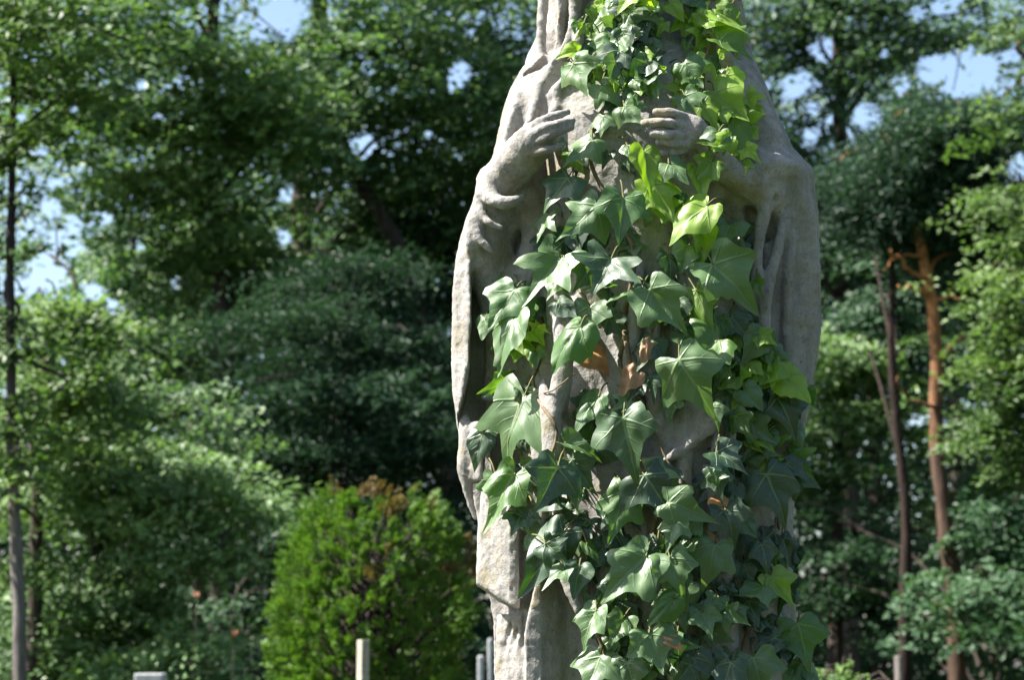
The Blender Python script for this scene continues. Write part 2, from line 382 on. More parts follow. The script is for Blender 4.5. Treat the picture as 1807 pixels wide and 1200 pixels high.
# plain hanging panel, slanted hem, pleated skirt below
def panel(poly, y0, y1, rnd=.003, g=CLOAK, k=.004, tilt=0.0, rip=0.0):
    """prism between depths y0 (front) and y1, outline in px"""
    Q = np.array([W(p[0], p[1], y0)[[0, 2]] for p in poly]); s = box((Q[:, 0].min()-.02, y0-.02, Q[:, 1].min()-.02), (Q[:, 0].max()+.02, y1+.02, Q[:, 1].max()+.02))
    x, y, z = coords(s); X = x[:, 0, :]+0*z[:, 0, :]; Z = z[:, 0, :]+0*X
    dd = np.full(X.shape, 9., np.float32); ins = np.zeros(X.shape, bool); n = len(Q)
    for i in range(n):
        a, b = Q[i], Q[(i+1) % n]; e = b-a; L2 = e@e
        h = np.clip(((X-a[0])*e[0]+(Z-a[1])*e[1])/L2, 0, 1)
        dd = np.minimum(dd, np.sqrt((X-a[0]-h*e[0])**2+(Z-a[1]-h*e[1])**2))
        c = ((a[1] > Z) != (b[1] > Z)) & (X < (b[0]-a[0])*(Z-a[1])/(b[1]-a[1]+1e-9)+a[0]); ins ^= c
    d2 = np.where(ins, -dd, dd)[:, None, :]
    off = tilt*(x-Q[:, 0].mean())+rip*np.sin(x*260+z*9)*1.0
    dy = np.maximum(y0+off-y, y-y1)
    a, b = d2+rnd, dy+rnd
    blend(s, np.minimum(np.maximum(a, b), 0)+np.sqrt(np.maximum(a, 0)**2+np.maximum(b, 0)**2)-rnd, k, g)
panel([(846, 350), (820, 385), (806, 440), (798, 500), (796, 620), (799, 690), (806, 738), (818, 700), (828, 640), (832, 560), (831, 480), (834, 420), (858, 372)], -.062, .03, .005, CLOAK, .004, tilt=-1.0)
panel([(850, 850), (912, 842), (917, 1077), (878, 1058), (839, 1030), (843, 930)], -.085, .0, .006, tilt=-.95)
panel([(810, 742), (856, 742), (852, 845), (846, 850), (812, 848)], -.055, .0, .006, tilt=-.9)
panel([(877, 1085), (922, 1085), (928, 1600), (872, 1600)], -.052, .02, .006, CLOAK, tilt=-.9)
panel([(955, 985), (1000, 965), (1045, 1100), (1022, 1215), (928, 1225), (926, 1120)], -.125, -.03, .010, ROBE, .006, tilt=.95)
chain([(985, 980, -.155, 9), (1010, 1050, -.17, 10), (1040, 1110, -.165, 8)], .008, ROBE, n=8)
for q, xx in enumerate((886, 897, 909, 919)):
    yy = -.058-(xx-900)*.00075
    chain([(xx+20, 1092+q*9, yy, 2), (xx+7, 1135+q*7, yy, 3.5), (xx-3, 1190, yy, 3.5), (xx-6, 1300, yy, 3), (xx-5, 1500, yy, 3)], .005, CLOAK, n=12, cut=True, fy=.7)
# robe folds in the middle
for p in ([(985, 560, -.14, 10), (990, 650, -.155, 13), (978, 740, -.155, 13), (985, 850, -.15, 10)], [(1010, 560, -.14, 8), (1000, 640, -.155, 9), (995, 700, -.15, 8)],
          [(960, 700, -.14, 9), (968, 800, -.15, 10), (960, 900, -.145, 10)], [(1135, 430, -.135, 9), (1120, 560, -.15, 12), (1110, 700, -.15, 13), (1120, 830, -.15, 10)],
          [(1160, 520, -.14, 9), (1150, 660, -.15, 12), (1160, 760, -.15, 10)], [(1200, 600, -.14, 12), (1210, 760, -.15, 14), (1200, 950, -.15, 14), (1190, 1200, -.155, 14)],
          [(1262, 770, -.15, 7), (1260, 830, -.155, 8), (1255, 900, -.15, 8)], [(1292, 740, -.125, 8), (1291, 780, -.125, 7), (1288, 830, -.12, 5)]):
    q = [(p[0][0], p[0][1]-30, -.105, 3)]+list(p)+[(p[-1][0]-4, p[-1][1]+60, -.105, 3)]
    chain([(a, b, y+.006, r) for a, b, y, r in q], .016, ROBE, n=20)
# the bright swag of gathered cloth
panel([(1128, 770), (1150, 728), (1190, 718), (1240, 706), (1272, 735), (1262, 752), (1225, 782), (1180, 812), (1128, 838)], -.150, -.08, .010, ROBE, .012, tilt=-.35)
for p in ([(1150, 738, -.155, 4), (1185, 752, -.162, 5), (1225, 745, -.168, 4), (1255, 728, -.172, 3)], [(1135, 790, -.15, 4), (1170, 785, -.157, 5), (1205, 768, -.166, 4)], [(1165, 722, -.155, 3), (1172, 745, -.16, 4), (1160, 765, -.157, 3)]):
    chain(p, .004, ROBE, n=12, cut=True)
chain([(1266, 748, -.160, 6), (1225, 780, -.158, 7), (1180, 808, -.152, 7), (1132, 832, -.142, 6)], .008, ROBE, n=12)
# right arm: raised forearm, shoulder of cloak and the broad hanging fall
chain([(1360, 345, -.06, 34), (1320, 325, -.09, 30), (1285, 300, -.115, 26), (1250, 268, -.13, 22)], .012, SLEEVE, n=9)
chain([(1385, 320, -.02, 52), (1402, 400, -.015, 44), (1405, 520, -.015, 42), (1400, 620, -.015, 38), (1392, 700, -.01, 30), (1385, 800, .0, 22)], .012, CLOAK, n=14)
chain([(1340, 275, -.07, 16), (1362, 310, -.08, 18), (1350, 370, -.085, 13), (1338, 430, -.085, 10), (1334, 500, -.078, 8), (1334, 600, -.06, 5)], .012, CLOAK, n=14)
chain([(1385, 300, -.06, 20), (1410, 345, -.055, 20), (1425, 400, -.045, 16), (1430, 480, -.04, 13), (1432, 600, -.035, 12)], .008, CLOAK, n=14)
chain([(1385, 385, -.06, 8), (1372, 440, -.072, 9), (1358, 500, -.08, 9), (1350, 560, -.082, 9), (1352, 640, -.075, 9), (1360, 760, -.06, 6)], .016, CLOAK, n=12)
chain([(1398, 420, -.055, 9), (1392, 520, -.062, 10), (1390, 620, -.062, 9), (1392, 720, -.055, 6)], .010, CLOAK, n=12)
chain([(1370, 350, -.09, 8), (1368, 400, -.095, 9), (1354, 470, -.10, 9), (1342, 520, -.10, 7)], .005, CLOAK, n=10, cut=True)
chain([(1410, 430, -.07, 6), (1408, 560, -.075, 6), (1410, 680, -.07, 5)], .006, CLOAK, n=10, cut=True)
panel([(1345, 430), (1440, 400), (1444, 600), (1432, 700), (1405, 860), (1370, 980), (1340, 1000), (1335, 700)], -.055, .02, .01, CLOAK, .012, tilt=.25)
for p, cut in (
               ([(1300, 118, -.09, 3), (1316, 170, -.09, 3)], True),
               ([(1300, 120, -.09, 4), (1322, 200, -.088, 4), (1352, 262, -.085, 4)], True), ([(930, 150, -.085, 4), (905, 200, -.08, 4), (900, 260, -.08, 4)], True), ([(965, 150, -.10, 4), (945, 200, -.10, 4), (930, 235, -.10, 3)], True)):
    chain(p, .005, CLOAK, n=14, cut=cut)
ell(1368, 302, -.055, 48, 62, 24, .02, CLOAK)
ell(1288, 385, -.125, 36, 60, 50, .01, SLEEVE, cut=True)
chain([(969, -60, -.05, 12), (971, 30, -.05, 13), (967, 90, -.045, 13), (950, 124, -.035, 11), (930, 132, -.03, 7)], .002, CLOAK, cut=True, n=14, fy=.45)
chain([(996, -60, -.09, 4), (997, 20, -.095, 4), (990, 75, -.09, 5), (978, 112, -.08, 4)], .002, CLOAK, cut=True, n=12, fy=.5)
chain([(1010, 130, -.105, 4), (985, 165, -.10, 5), (962, 190, -.095, 5), (948, 212, -.09, 4)], .003, SLEEVE, cut=True, n=12, fy=.6)
ell(1128, 130, -.165, 70, 66, 92, .02, ROBE, cut=True)
ell(1175, 400, -.18, 50, 74, 95, .02, ROBE, cut=True)
ell(918, 425, -.11, 34, 40, 74, .025, SLEEVE, cut=True)
ell(1290, 392, -.12, 40, 84, 56, .012, SLEEVE, cut=True)
chain([(862, 305, -.066, 12), (856, 328, -.078, 13), (866, 347, -.094, 12), (888, 357, -.106, 10), (908, 355, -.110, 8), (922, 347, -.108, 4)], .009, SLEEVE, n=14)
chain([(850, 372, -.078, 7), (862, 392, -.088, 7), (884, 402, -.09, 5)], .010, SLEEVE, n=8)
chain([(840, 392, -.072, 7), (850, 425, -.080, 7), (872, 446, -.08, 4)], .010, SLEEVE, n=8)
# hands pressed to the chest
ell(945, 246, -.140, 34, 20, 27, .012, HANDL)
for p in ([(925, 238, -.14, 10), (950, 217, -.152, 9.5), (975, 205, -.155, 8.5), (1001, 197, -.152, 7)],
          [(930, 246, -.145, 10), (955, 229, -.158, 9.5), (982, 219, -.162, 8.5), (1010, 212, -.156, 7)],
          [(938, 255, -.145, 10), (962, 243, -.158, 9), (985, 232, -.161, 8), (1007, 224, -.155, 7)],
          [(935, 268, -.14, 9.5), (955, 267, -.152, 8.5), (975, 262, -.155, 7.5), (993, 255, -.15, 6.5)]):
    chain(p, .0016, HANDL, n=7)
ell(1218, 232, -.145, 30, 20, 30, .012, HANDR)
for p in ([(1210, 208, -.15, 9.5), (1185, 198, -.162, 8.5), (1158, 197, -.16, 7)],
          [(1205, 222, -.155, 9.5), (1170, 216, -.168, 8.5), (1136, 217, -.162, 7)],
          [(1205, 238, -.155, 9.5), (1180, 238, -.166, 8.5), (1152, 235, -.162, 7)],
          [(1212, 255, -.15, 9), (1190, 254, -.16, 8), (1163, 250, -.158, 6.5)],
          [(1225, 255, -.14, 9), (1198, 268, -.15, 8), (1164, 271, -.152, 6.5)]):
    chain(p, .0016, HANDR, n=7)

def surface_nets():
    neg = SD < 0
    a = neg[:-1, :-1, :-1].astype(np.int8)
    cnt = a.copy()
    for i in (0, 1):
        for j in (0, 1):
            for k in (0, 1):
                if i+j+k: cnt += neg[i:neg.shape[0]-1+i, j:neg.shape[1]-1+j, k:neg.shape[2]-1+k]
    act = (cnt > 0) & (cnt < 8)
    idx = np.argwhere(act); n = len(idx)
    lut = np.full(act.shape, -1, np.int32); lut[tuple(idx.T)] = np.arange(n)
    acc = np.zeros((n, 3)); c = np.zeros(n)
    I = idx.T
    for ax in range(3):
        o1, o2 = [q for q in range(3) if q != ax]
        for u in (0, 1):
            for v in (0, 1):
                p = [I[0].copy(), I[1].copy(), I[2].copy()]; p[o1] += u; p[o2] += v
                q = [x.copy() for x in p]; q[ax] += 1
                va = SD[tuple(p)]; vb = SD[tuple(q)]; m = (va < 0) != (vb < 0)
                t = np.where(m, va/np.where(m, va-vb, 1), 0)
                pos = np.stack(p, 1).astype(float); pos[:, ax] += t
                acc[m] += pos[m]; c[m] += 1
    P = acc/c[:, None]
    V = np.stack([gx[0]+P[:, 0]*H, gy[0]+P[:, 1]*H, gz[0]+P[:, 2]*H], 1)
    faces = []
    for ax in range(3):
        o1, o2 = [(1, 2), (2, 0), (0, 1)][ax]
        s0 = [slice(1, -1)]*3; s0[ax] = slice(0, -1); s1 = list(s0); s1[ax] = slice(1, None)
        A = neg[tuple(s0)]; B = neg[tuple(s1)]
        e = np.argwhere(A != B); fl = A[tuple(e.T)]
        for q in range(3):
            if q != ax: e[:, q] += 1
        def cell(d1, d2):
            p = e.copy(); p[:, o1] -= d1; p[:, o2] -= d2; return lut[tuple(p.T)]
        qd = np.stack([cell(1, 1), cell(0, 1), cell(0, 0), cell(1, 0)], 1)
        qd[~fl] = qd[~fl][:, ::-1]; qd = qd[(qd >= 0).all(1)]
        faces.append(qd)
    return V, np.vstack(faces), idx
# weathering: small uneven erosion of the surface, added where the stone is
def vnoise(p, s, seed):
    r = np.random.default_rng(seed).random((64, 64, 64)).astype(np.float32)
    q = p*s; i = np.floor(q).astype(int); f = q-i; f = f*f*(3-2*f); out = 0
    for a in (0, 1):
        for b in (0, 1):
            for c in (0, 1):
                w = (f[:, 0] if a else 1-f[:, 0])*(f[:, 1] if b else 1-f[:, 1])*(f[:, 2] if c else 1-f[:, 2])
                out = out+w*r[(i[:, 0]+a) % 64, (i[:, 1]+b) % 64, (i[:, 2]+c) % 64]
    return out-.5
# close the grid border so the surface is shut
SD[0], SD[-1], SD[:, 0], SD[:, -1], SD[:, :, 0], SD[:, :, -1] = (.01,)*6
SV, SF, SI = surface_nets()
sl_ = LB[tuple(SI.T)]
# relax a little, then pit
nb = np.zeros_like(SV); cn = np.zeros(len(SV))
for a, b in ((0, 1), (1, 2), (2, 3), (3, 0)):
    for p, q in ((a, b), (b, a)):
        np.add.at(nb, SF[:, p], SV[SF[:, q]]); np.add.at(cn, SF[:, p], 1)
SV = SV*.45+.55*nb/np.maximum(cn, 1)[:, None]
fn = np.cross(SV[SF[:, 2]]-SV[SF[:, 0]], SV[SF[:, 3]]-SV[SF[:, 1]])
def vnormals():
    vn = np.zeros_like(SV)
    for q in range(4): np.add.at(vn, SF[:, q], fn)
    return vn/(np.linalg.norm(vn, axis=1)[:, None]+1e-12)
VN = vnormals()
hand = (sl_ == HANDL) | (sl_ == HANDR)
amp = np.where(hand, .25, 1.0)
SV = SV+VN*(amp*(.0022*vnoise(SV, 30, 1)+.0020*vnoise(SV, 95, 2)+.0014*vnoise(SV, 240, 3)))[:, None]
fn = np.cross(SV[SF[:, 2]]-SV[SF[:, 0]], SV[SF[:, 3]]-SV[SF[:, 1]]); VN = vnormals()
statue = empty('statue', tuple(W(1145, 1600, 0)*np.array([1, 0, 0])+np.array([0, 0, 1.28])))
tag(statue, 'weathered grey stone figure in veil and cloak, hands on its chest, overgrown with ivy', 'statue')
lab_f = np.max(sl_[SF], axis=1)
for g, nm in ((ROBE, 'robe'), (CLOAK, 'cloak'), (SLEEVE, 'sleeve'), (HANDL, 'hand'), (HANDR, 'hand'), (HEAD, 'head')):
    sets = [lab_f == g]
    if g == SLEEVE:
        cxs = SV[SF[:, 0], 0]; mid = W(1140, 300, 0)[0]; sets = [(lab_f == g) & (cxs < mid), (lab_f == g) & (cxs >= mid)]
    for mk in sets:
        f = SF[mk]
        if len(f) < 50: continue
        u, inv = np.unique(f.ravel(), return_inverse=True)
        me = npmesh(nm, SV[u], inv.reshape(-1, 4))
        me.normals_split_custom_set_from_vertices(VN[u].tolist())
        link(nm, me, M_STONE, statue)

# plinth
def boxmesh(x0, x1, y0, y1, z0, z1, bev=.0):
    import bmesh
    bm = bmesh.new(); bmesh.ops.create_cube(bm, size=1)
    for v in bm.verts: v.co = Vector(((x0+x1)/2+v.co.x*(x1-x0), (y0+y1)/2+v.co.y*(y1-y0), (z0+z1)/2+v.co.z*(z1-z0)))
    if bev: bmesh.ops.bevel(bm, geom=bm.edges[:], offset=bev, segments=2, affect='EDGES', profile=.6)
    me = bpy.data.meshes.new('b'); bm.to_mesh(me); bm.free(); return me
px0 = W(1145, 1600, 0)[0]
pl = empty('plinth', (px0, 0, 0)); tag(pl, 'square stone plinth under the ivy covered figure', 'plinth')
link('cap', boxmesh(px0-.30, px0+.30, -.24, .24, 1.17, 1.278, .015), M_PLINTH, pl)
link('shaft', boxmesh(px0-.24, px0+.24, -.19, .19, .22, 1.168, .01), M_PLINTH, pl)
link('base', boxmesh(px0-.33, px0+.33, -.27, .27, -.05, .218, .02), M_PLINTH, pl)
#STATUE_END

# ------------------------------------------------------------------ ivy
def hit(px, py):
    """depth y of the stone seen at a pixel, or None"""
    a = W(px, py, -.20); b = W(px, py, .12); n = 90
    t = np.linspace(0, 1, n)[:, None]; P = a+(b-a)*t
    i = ((P-[gx[0], gy[0], gz[0]])/H).astype(int)
    ok = (i >= 0).all(1) & (i < SD.shape).all(1)
    v = np.full(n, .05); v[ok] = SD[tuple(i[ok].T)]
    w = np.where(v < 0)[0]
    return float(P[w[0], 1]) if len(w) else None
HALF = [(0, 1.0), (.055, .86), (.12, .70), (.20, .55), (.27, .46), (.34, .42), (.45, .40), (.56, .36), (.60, .32), (.57, .24), (.50, .14), (.44, .04), (.43, -.04), (.41, -.13), (.34, -.20), (.22, -.20), (.11, -.13), (.03, -.04)]
HALF_Y = [(0, .95), (.08, .84), (.17, .70), (.26, .58), (.35, .48), (.42, .40), (.48, .32), (.52, .23), (.53, .14), (.51, .04), (.47, -.05), (.40, -.13), (.30, -.18), (.20, -.18), (.11, -.13), (.05, -.07), (.02, -.03)]
HALF_D = [(0, 1.08), (.05, .90), (.10, .74), (.15, .60), (.19, .50), (.26, .46), (.38, .47), (.54, .47), (.66, .44), (.60, .34), (.48, .22), (.38, .12), (.42, .05), (.47, -.05), (.46, -.18), (.38, -.25), (.25, -.20), (.12, -.11), (.03, -.03)]
HALVES = [np.array(HALF), np.array(HALF_Y), np.array(HALF_D)]
def leaf_geo(kind, rs):
    H0 = HALVES[kind].copy(); ww = rs.uniform(.8, 1.15); sk = rs.uniform(-.16, .2)
    def side():
        q = H0.copy(); q[:, 0] *= ww*rs.uniform(.88, 1.12); q[:, 1] += (sk+rs.normal(0, .06))*q[:, 0]*(q[:, 1] > .02)
        return q*(1+rs.normal(0, .035, q.shape))
    h = side(); h[0, 0] = 0; hl = side(); hl[0] = h[0]
    out = np.vstack([h, (hl[1:]*[-1, 1])[::-1]])
    # densify
    m = len(out); o2 = []
    for i in range(m):
        o2.append(out[i]); o2.append((out[i]+out[(i+1) % m])/2)
    out = np.array(o2); m = len(out)
    c = np.array([0, .08]); rings = 6; V = [c]
    for r in range(1, rings+1):
        V.extend(c+(out-c)*(r/rings))
    V = np.array(V); Fc = []
    for j in range(0, m, 2):
        Fc.append((0, 1+j, 1+(j+1) % m, 1+(j+2) % m))
    for r in range(rings-1):
        a = 1+r*m
        for j in range(m):
            Fc.append((a+j, a+m+j, a+m+(j+1) % m, a+(j+1) % m))
    return V, np.array(Fc)
def leaf_mesh(kind, size, rs, cup=.25, fold=.35, curl=.35, asym=0.0):
    V, Fc = leaf_geo(kind, rs)
    x, y = V[:, 0], V[:, 1]
    z = fold*np.abs(x)*.6 - cup*x*x*1.6 - curl*np.clip(y, 0, 9)**2*.45 - .12*np.clip(-y, 0, 9)
    z += .018*np.sin(x*17+rs.random()*6)*np.cos(y*13+rs.random()*6)+.03*np.sin(x*6+y*7+rs.random()*6)
    z += .035*np.abs(x)**.6*np.sin(np.arctan2(x, y+.2)*7+rs.random()*6)
    z += asym*x
    P = np.stack([x, y, z], 1)*size
    return P, Fc, V
def frame(tip, nrm):
    t = tip/np.linalg.norm(tip); n = nrm-(nrm@t)*t; n /= np.linalg.norm(n); s = np.cross(t, n)
    return np.stack([s, t, n], 1)      # columns: x, y, z
TONE = dict(d=.12, D=.2, m=.38, p=.42, g=.6, l=.86, L=1.0, b=.95)  # p: green made paler, the sun's waxy gloss put into the colour
# petiole junction x,y -> tip x,y, relative width, tone, shape (0 five lobed, 1 heart, 2 deeply cut), lift m, facing (side tilt, up tilt)
LV = [
 (1062,8,1030,62,1.1,'g',0,.04,-.3,.3),(1120,-14,1086,14,1.2,'L',1,.05,0,.6),(1262,22,1325,60,.7,'l',1,.05,.3,.5),(1268,72,1335,97,1.0,'g',0,.05,.0,.6),
 (1215,30,1255,62,1.2,'l',0,.04,0,.5),(1180,5,1210,35,1.0,'L',1,.05,0,.5),(1290,8,1262,30,1.,'l',1,.04,0,.4),
 (1012,112,1036,170,1.15,'p',0,.05,-.3,.3),(1062,150,1103,188,1.0,'p',0,.05,-.2,.5),(1102,188,1138,220,1.1,'p',0,.05,-.3,.5),(1208,112,1242,156,1.2,'g',0,.05,-.2,.4),
 (1282,132,1313,170,1.1,'b',1,.06,-.3,.6),(1208,168,1242,206,1.0,'g',0,.05,-.1,.4),(1262,162,1326,216,.9,'l',1,.06,-.1,.3),(1292,208,1300,298,.75,'l',1,.05,.2,.1),
 (1240,182,1272,232,.9,'l',0,.05,0,.4),(1268,232,1262,268,1.1,'m',0,.04,0,.3),(1045,248,992,292,1.0,'p',0,.04,-.4,.4),(1108,258,1112,282,1.1,'p',1,.04,0,.4),
 (1065,205,1056,238,1.2,'m',0,.04,0,.3),(1002,315,953,362,1.1,'p',0,.05,-.3,.4),(1180,288,1218,326,1.0,'p',0,.06,-.2,.5),(1136,268,1150,350,.8,'l',1,.05,.5,.2),
 (1150,325,1192,396,.9,'l',0,.05,.5,.2),(1247,362,1170,418,.85,'b',1,.08,-.2,.7),(1232,300,1240,362,.9,'l',1,.05,.4,.2),(1100,350,1092,436,1.25,'g',0,.07,.0,.3),
 (1054,364,985,424,.95,'p',0,.06,-.2,.4),(968,378,944,424,1.0,'p',2,.05,-.3,.4),(1078,458,1045,522,1.5,'m',2,.08,.0,.35),(992,452,928,535,1.1,'p',2,.07,-.3,.4),
 (1148,512,1212,584,1.0,'p',0,.08,-.3,.4),(1258,466,1348,552,1.1,'p',0,.10,.0,.2),(1288,396,1264,452,1.0,'p',2,.06,-.2,.4),(1238,408,1240,478,.65,'l',1,.05,.3,.1),
 (1215,436,1200,478,1.1,'m',1,.04,.1,.3),(1228,512,1258,592,.8,'l',0,.06,.2,.2),(908,512,858,585,1.0,'g',0,.06,-.2,.3),(908,560,868,662,.7,'p',1,.07,-.5,.2),
 (858,560,845,600,1.1,'p',1,.05,-.3,.3),(905,592,925,628,.9,'l',0,.05,-.1,.4),(940,585,962,606,1.0,'L',1,.05,0,.5),(918,612,905,640,1.0,'l',1,.05,0,.3),(945,615,938,648,1.0,'l',1,.05,.2,.3),
 (1042,542,1034,612,.95,'p',0,.06,-.2,.3),(1024,576,962,648,.75,'g',1,.06,-.1,.3),(925,700,866,824,1.05,'p',2,.09,-.3,.25),(918,754,944,745,1.0,'p',1,.05,0,.5),
 (1198,636,1266,738,1.1,'p',0,.09,-.1,.3),(1268,600,1206,640,1.1,'g',0,.07,0,.4),(1248,640,1280,652,1.3,'p',1,.08,-.4,.6),(1100,740,1122,855,1.0,'p',0,.09,-.1,.2),
 (1056,700,1008,764,.8,'g',1,.05,-.1,.3),(998,782,1066,802,.6,'p',1,.06,0,.6),(1010,812,1048,874,1.0,'p',0,.06,-.2,.3),(908,838,848,948,.75,'g',0,.06,-.2,.3),
 (1102,868,1074,962,.85,'g',0,.07,-.2,.2),(1020,868,1016,900,1.0,'p',1,.05,-.3,.5),(1180,888,1272,914,.95,'p',0,.08,-.2,.6),(1192,922,1174,972,1.0,'p',0,.06,-.3,.3),
 (994,942,910,1062,.55,'D',1,.06,.3,.1),(1140,982,1052,1068,1.0,'p',0,.09,-.1,.5),(1130,1020,1160,1062,1.1,'p',1,.08,-.4,.6),(1182,985,1212,1056,1.0,'m',0,.06,0,.3),
 (1052,1078,1018,1146,1.0,'p',0,.06,-.3,.3),(1100,1092,1070,1150,1.1,'m',0,.05,0,.3),(1148,1120,1172,1196,1.2,'p',0,.07,0,.35),(1408,1102,1432,1188,1.15,'g',0,.08,.0,.2),
 (1362,1018,1402,1072,1.0,'l',0,.06,.0,.2),(1348,1036,1288,1052,1.0,'p',0,.06,-.2,.7),(1240,1082,1258,1134,1.1,'p',0,.06,0,.4),(1228,1066,1204,1114,.7,'p',1,.05,-.4,.3),
 (1330,1160,1348,1240,1.1,'p',0,.08,0,.4),(1312,688,1350,722,1.1,'p',1,.07,-.3,.6),(1384,660,1434,712,.95,'L',1,.06,0,.3),(1376,640,1338,682,1.0,'l',1,.05,.1,.4),
 (1320,640,1300,680,1.1,'l',0,.05,0,.4),(1346,590,1308,642,1.0,'m',1,.05,0,.3),(1340,600,1376,602,.8,'l',1,.05,0,.6),(1372,700,1412,776,1.1,'d',0,.05,.5,.1),
 (1322,745,1372,784,1.0,'m',0,.05,.2,.3),(1338,776,1372,800,.6,'l',1,.05,0,.6),(1264,798,1322,832,1.1,'d',0,.06,.3,.2),(1352,838,1402,930,1.0,'d',0,.06,.5,.0),
 (1388,818,1434,852,1.0,'D',0,.05,.4,.2),(1140,828,1206,848,.8,'m',0,.05,.0,.6),(1138,840,1190,908,1.2,'d',0,.07,.3,.1),(1345,960,1360,1020,1.0,'d',0,.05,.3,.1),
 (984,826,945,905,1.1,'d',0,.06,.3,.1),(1280,900,1302,965,1.1,'d',0,.05,.3,.1),(1312,922,1338,952,.8,'p',1,.05,-.2,.6),(1262,960,1244,1044,1.1,'m',0,.06,.2,.2),
 (1190,1058,1136,1106,.6,'g',1,.06,0,.5),(1036,960,1062,1000,.5,'g',1,.06,0,.3),(1180,450,1190,500,1.0,'d',0,.04,.3,.2),(1075,560,1110,600,1.0,'d',0,.03,.2,.2),
 (1290,560,1330,600,1.1,'D',0,.04,.3,.2),(1150,600,1120,650,1.0,'d',0,.03,.2,.2),(1060,1160,1030,1230,1.1,'m',0,.05,0,.3),(1110,1170,1120,1250,1.1,'m',0,.06,0,.3),
 (1225,1160,1240,1230,1.1,'D',0,.06,.1,.3),(1290,1170,1268,1235,1.1,'D',0,.05,.2,.3),(1400,1180,1440,1240,1.0,'g',0,.05,.2,.3),(1160,960,1130,1000,1.0,'D',0,.05,.1,.3),
 (1020,1020,1035,1060,.9,'m',1,.05,0,.3),(1320,1060,1340,1110,1.1,'d',0,.05,.2,.2),(1380,950,1400,1000,1.0,'d',0,.04,.3,.1),(1085,1030,1062,1080,1.0,'p',0,.08,-.1,.3),
]
ivy = empty('ivy_vine', tuple(W(1230, 1600, -.25))); tag(ivy, 'glossy green ivy climbing over the front of the stone figure', 'ivy')
rs = np.random.default_rng(11)
def place_leaf(L, rs):
    jx, jy, tx, ty, wf, tone, kind, lift, side, upt = L
    d = hit((jx+tx)/2, (jy+ty)/2); d2 = hit(jx, jy)
    c = [q for q in (d, d2) if q is not None]; y = (min(c) if c else -.02)-lift*.75
    y = max(min(y, -.06), -.30)
    J = W(jx, jy, y); T = W(tx, ty, y-.012); size = np.linalg.norm(T-J)/1.0
    tip = T-J; nrm = np.array([side-.12, -1.0, upt])+rs.normal(0, .17, 3)
    R = frame(tip, nrm); P, Fc, uv = leaf_mesh(kind, size, rs, cup=rs.uniform(.1, .8), fold=rs.uniform(.2, 1.1), curl=rs.uniform(-.1, .9), asym=rs.normal(0, .15))
    P[:, 0] *= wf*.93
    P = P@R.T
    return J, P, Fc, uv, tone
petioles = []
def petiole(J, tipdir, y_back=.05):
    a = J; up = np.array([rs.normal(0, .010), .02+rs.random()*.025, .004+rs.random()*.018])-tipdir*.015
    return tube(spline([a, a+up*.5+[0, -.006, .004], a+up], 6), [.0011]*6, 6)
ordered = sorted(LV, key=lambda L: -math.hypot(L[2]-L[0], L[3]-L[1])*L[4])
for L in ordered:
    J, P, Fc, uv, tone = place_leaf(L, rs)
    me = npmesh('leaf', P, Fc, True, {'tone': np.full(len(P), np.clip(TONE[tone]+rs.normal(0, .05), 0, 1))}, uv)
    o = link('leaf', me, M_IVY); o.location = J; o.parent = ivy; o.matrix_parent_inverse = Matrix.Translation(-Vector(ivy.location))
    petioles.append(petiole(J, (P[np.argmax(uv[:, 1])])/.08))
# filler leaves: the deeper and smaller ones
SPAN = [(0, 1022, 1300), (60, 1025, 1320), (120, 1010, 1325), (200, 1025, 1325), (300, 985, 1315), (380, 960, 1310), (460, 940, 1335), (540, 880, 1360), (600, 865, 1375), (700, 850, 1410), (780, 850, 1410), (860, 880, 1410), (940, 930, 1405), (1040, 1000, 1400), (1120, 1030, 1430), (1220, 1040, 1450), (1500, 1050, 1450)]
BARE = [(1190, 235, 62), (1140, 210, 30), (1170, 205, 40), (1000, 210, 40), (1185, 775, 66), (990, 690, 34), (960, 650, 30), (1090, 610, 52), (1130, 560, 40), (985, 1090, 62), (965, 1160, 60), (1010, 570, 36), (970, 780, 30), (1160, 430, 24), (1285, 345, 44), (1240, 760, 34), (1290, 760, 22), (1210, 840, 36), (1060, 330, 34), (1200, 90, 44), (1190, 40, 40), (1120, 60, 40), (1040, 520, 30), (990, 560, 26), (1150, 165, 40), (930, 470, 30), (925, 760, 14), (1360, 560, 50), (1140, 910, 28), (1120, 470, 26), (1160, 620, 26), (1150, 720, 30), (1090, 330, 30), (1190, 110, 44), (1080, 650, 34), (1230, 870, 26), (1330, 860, 18), (1020, 470, 20)]
fv = []; ff = []; ft = []; fu = []; off = 0; nfill = 0; tries = 0; extra = []
sp = np.array(SPAN, float)
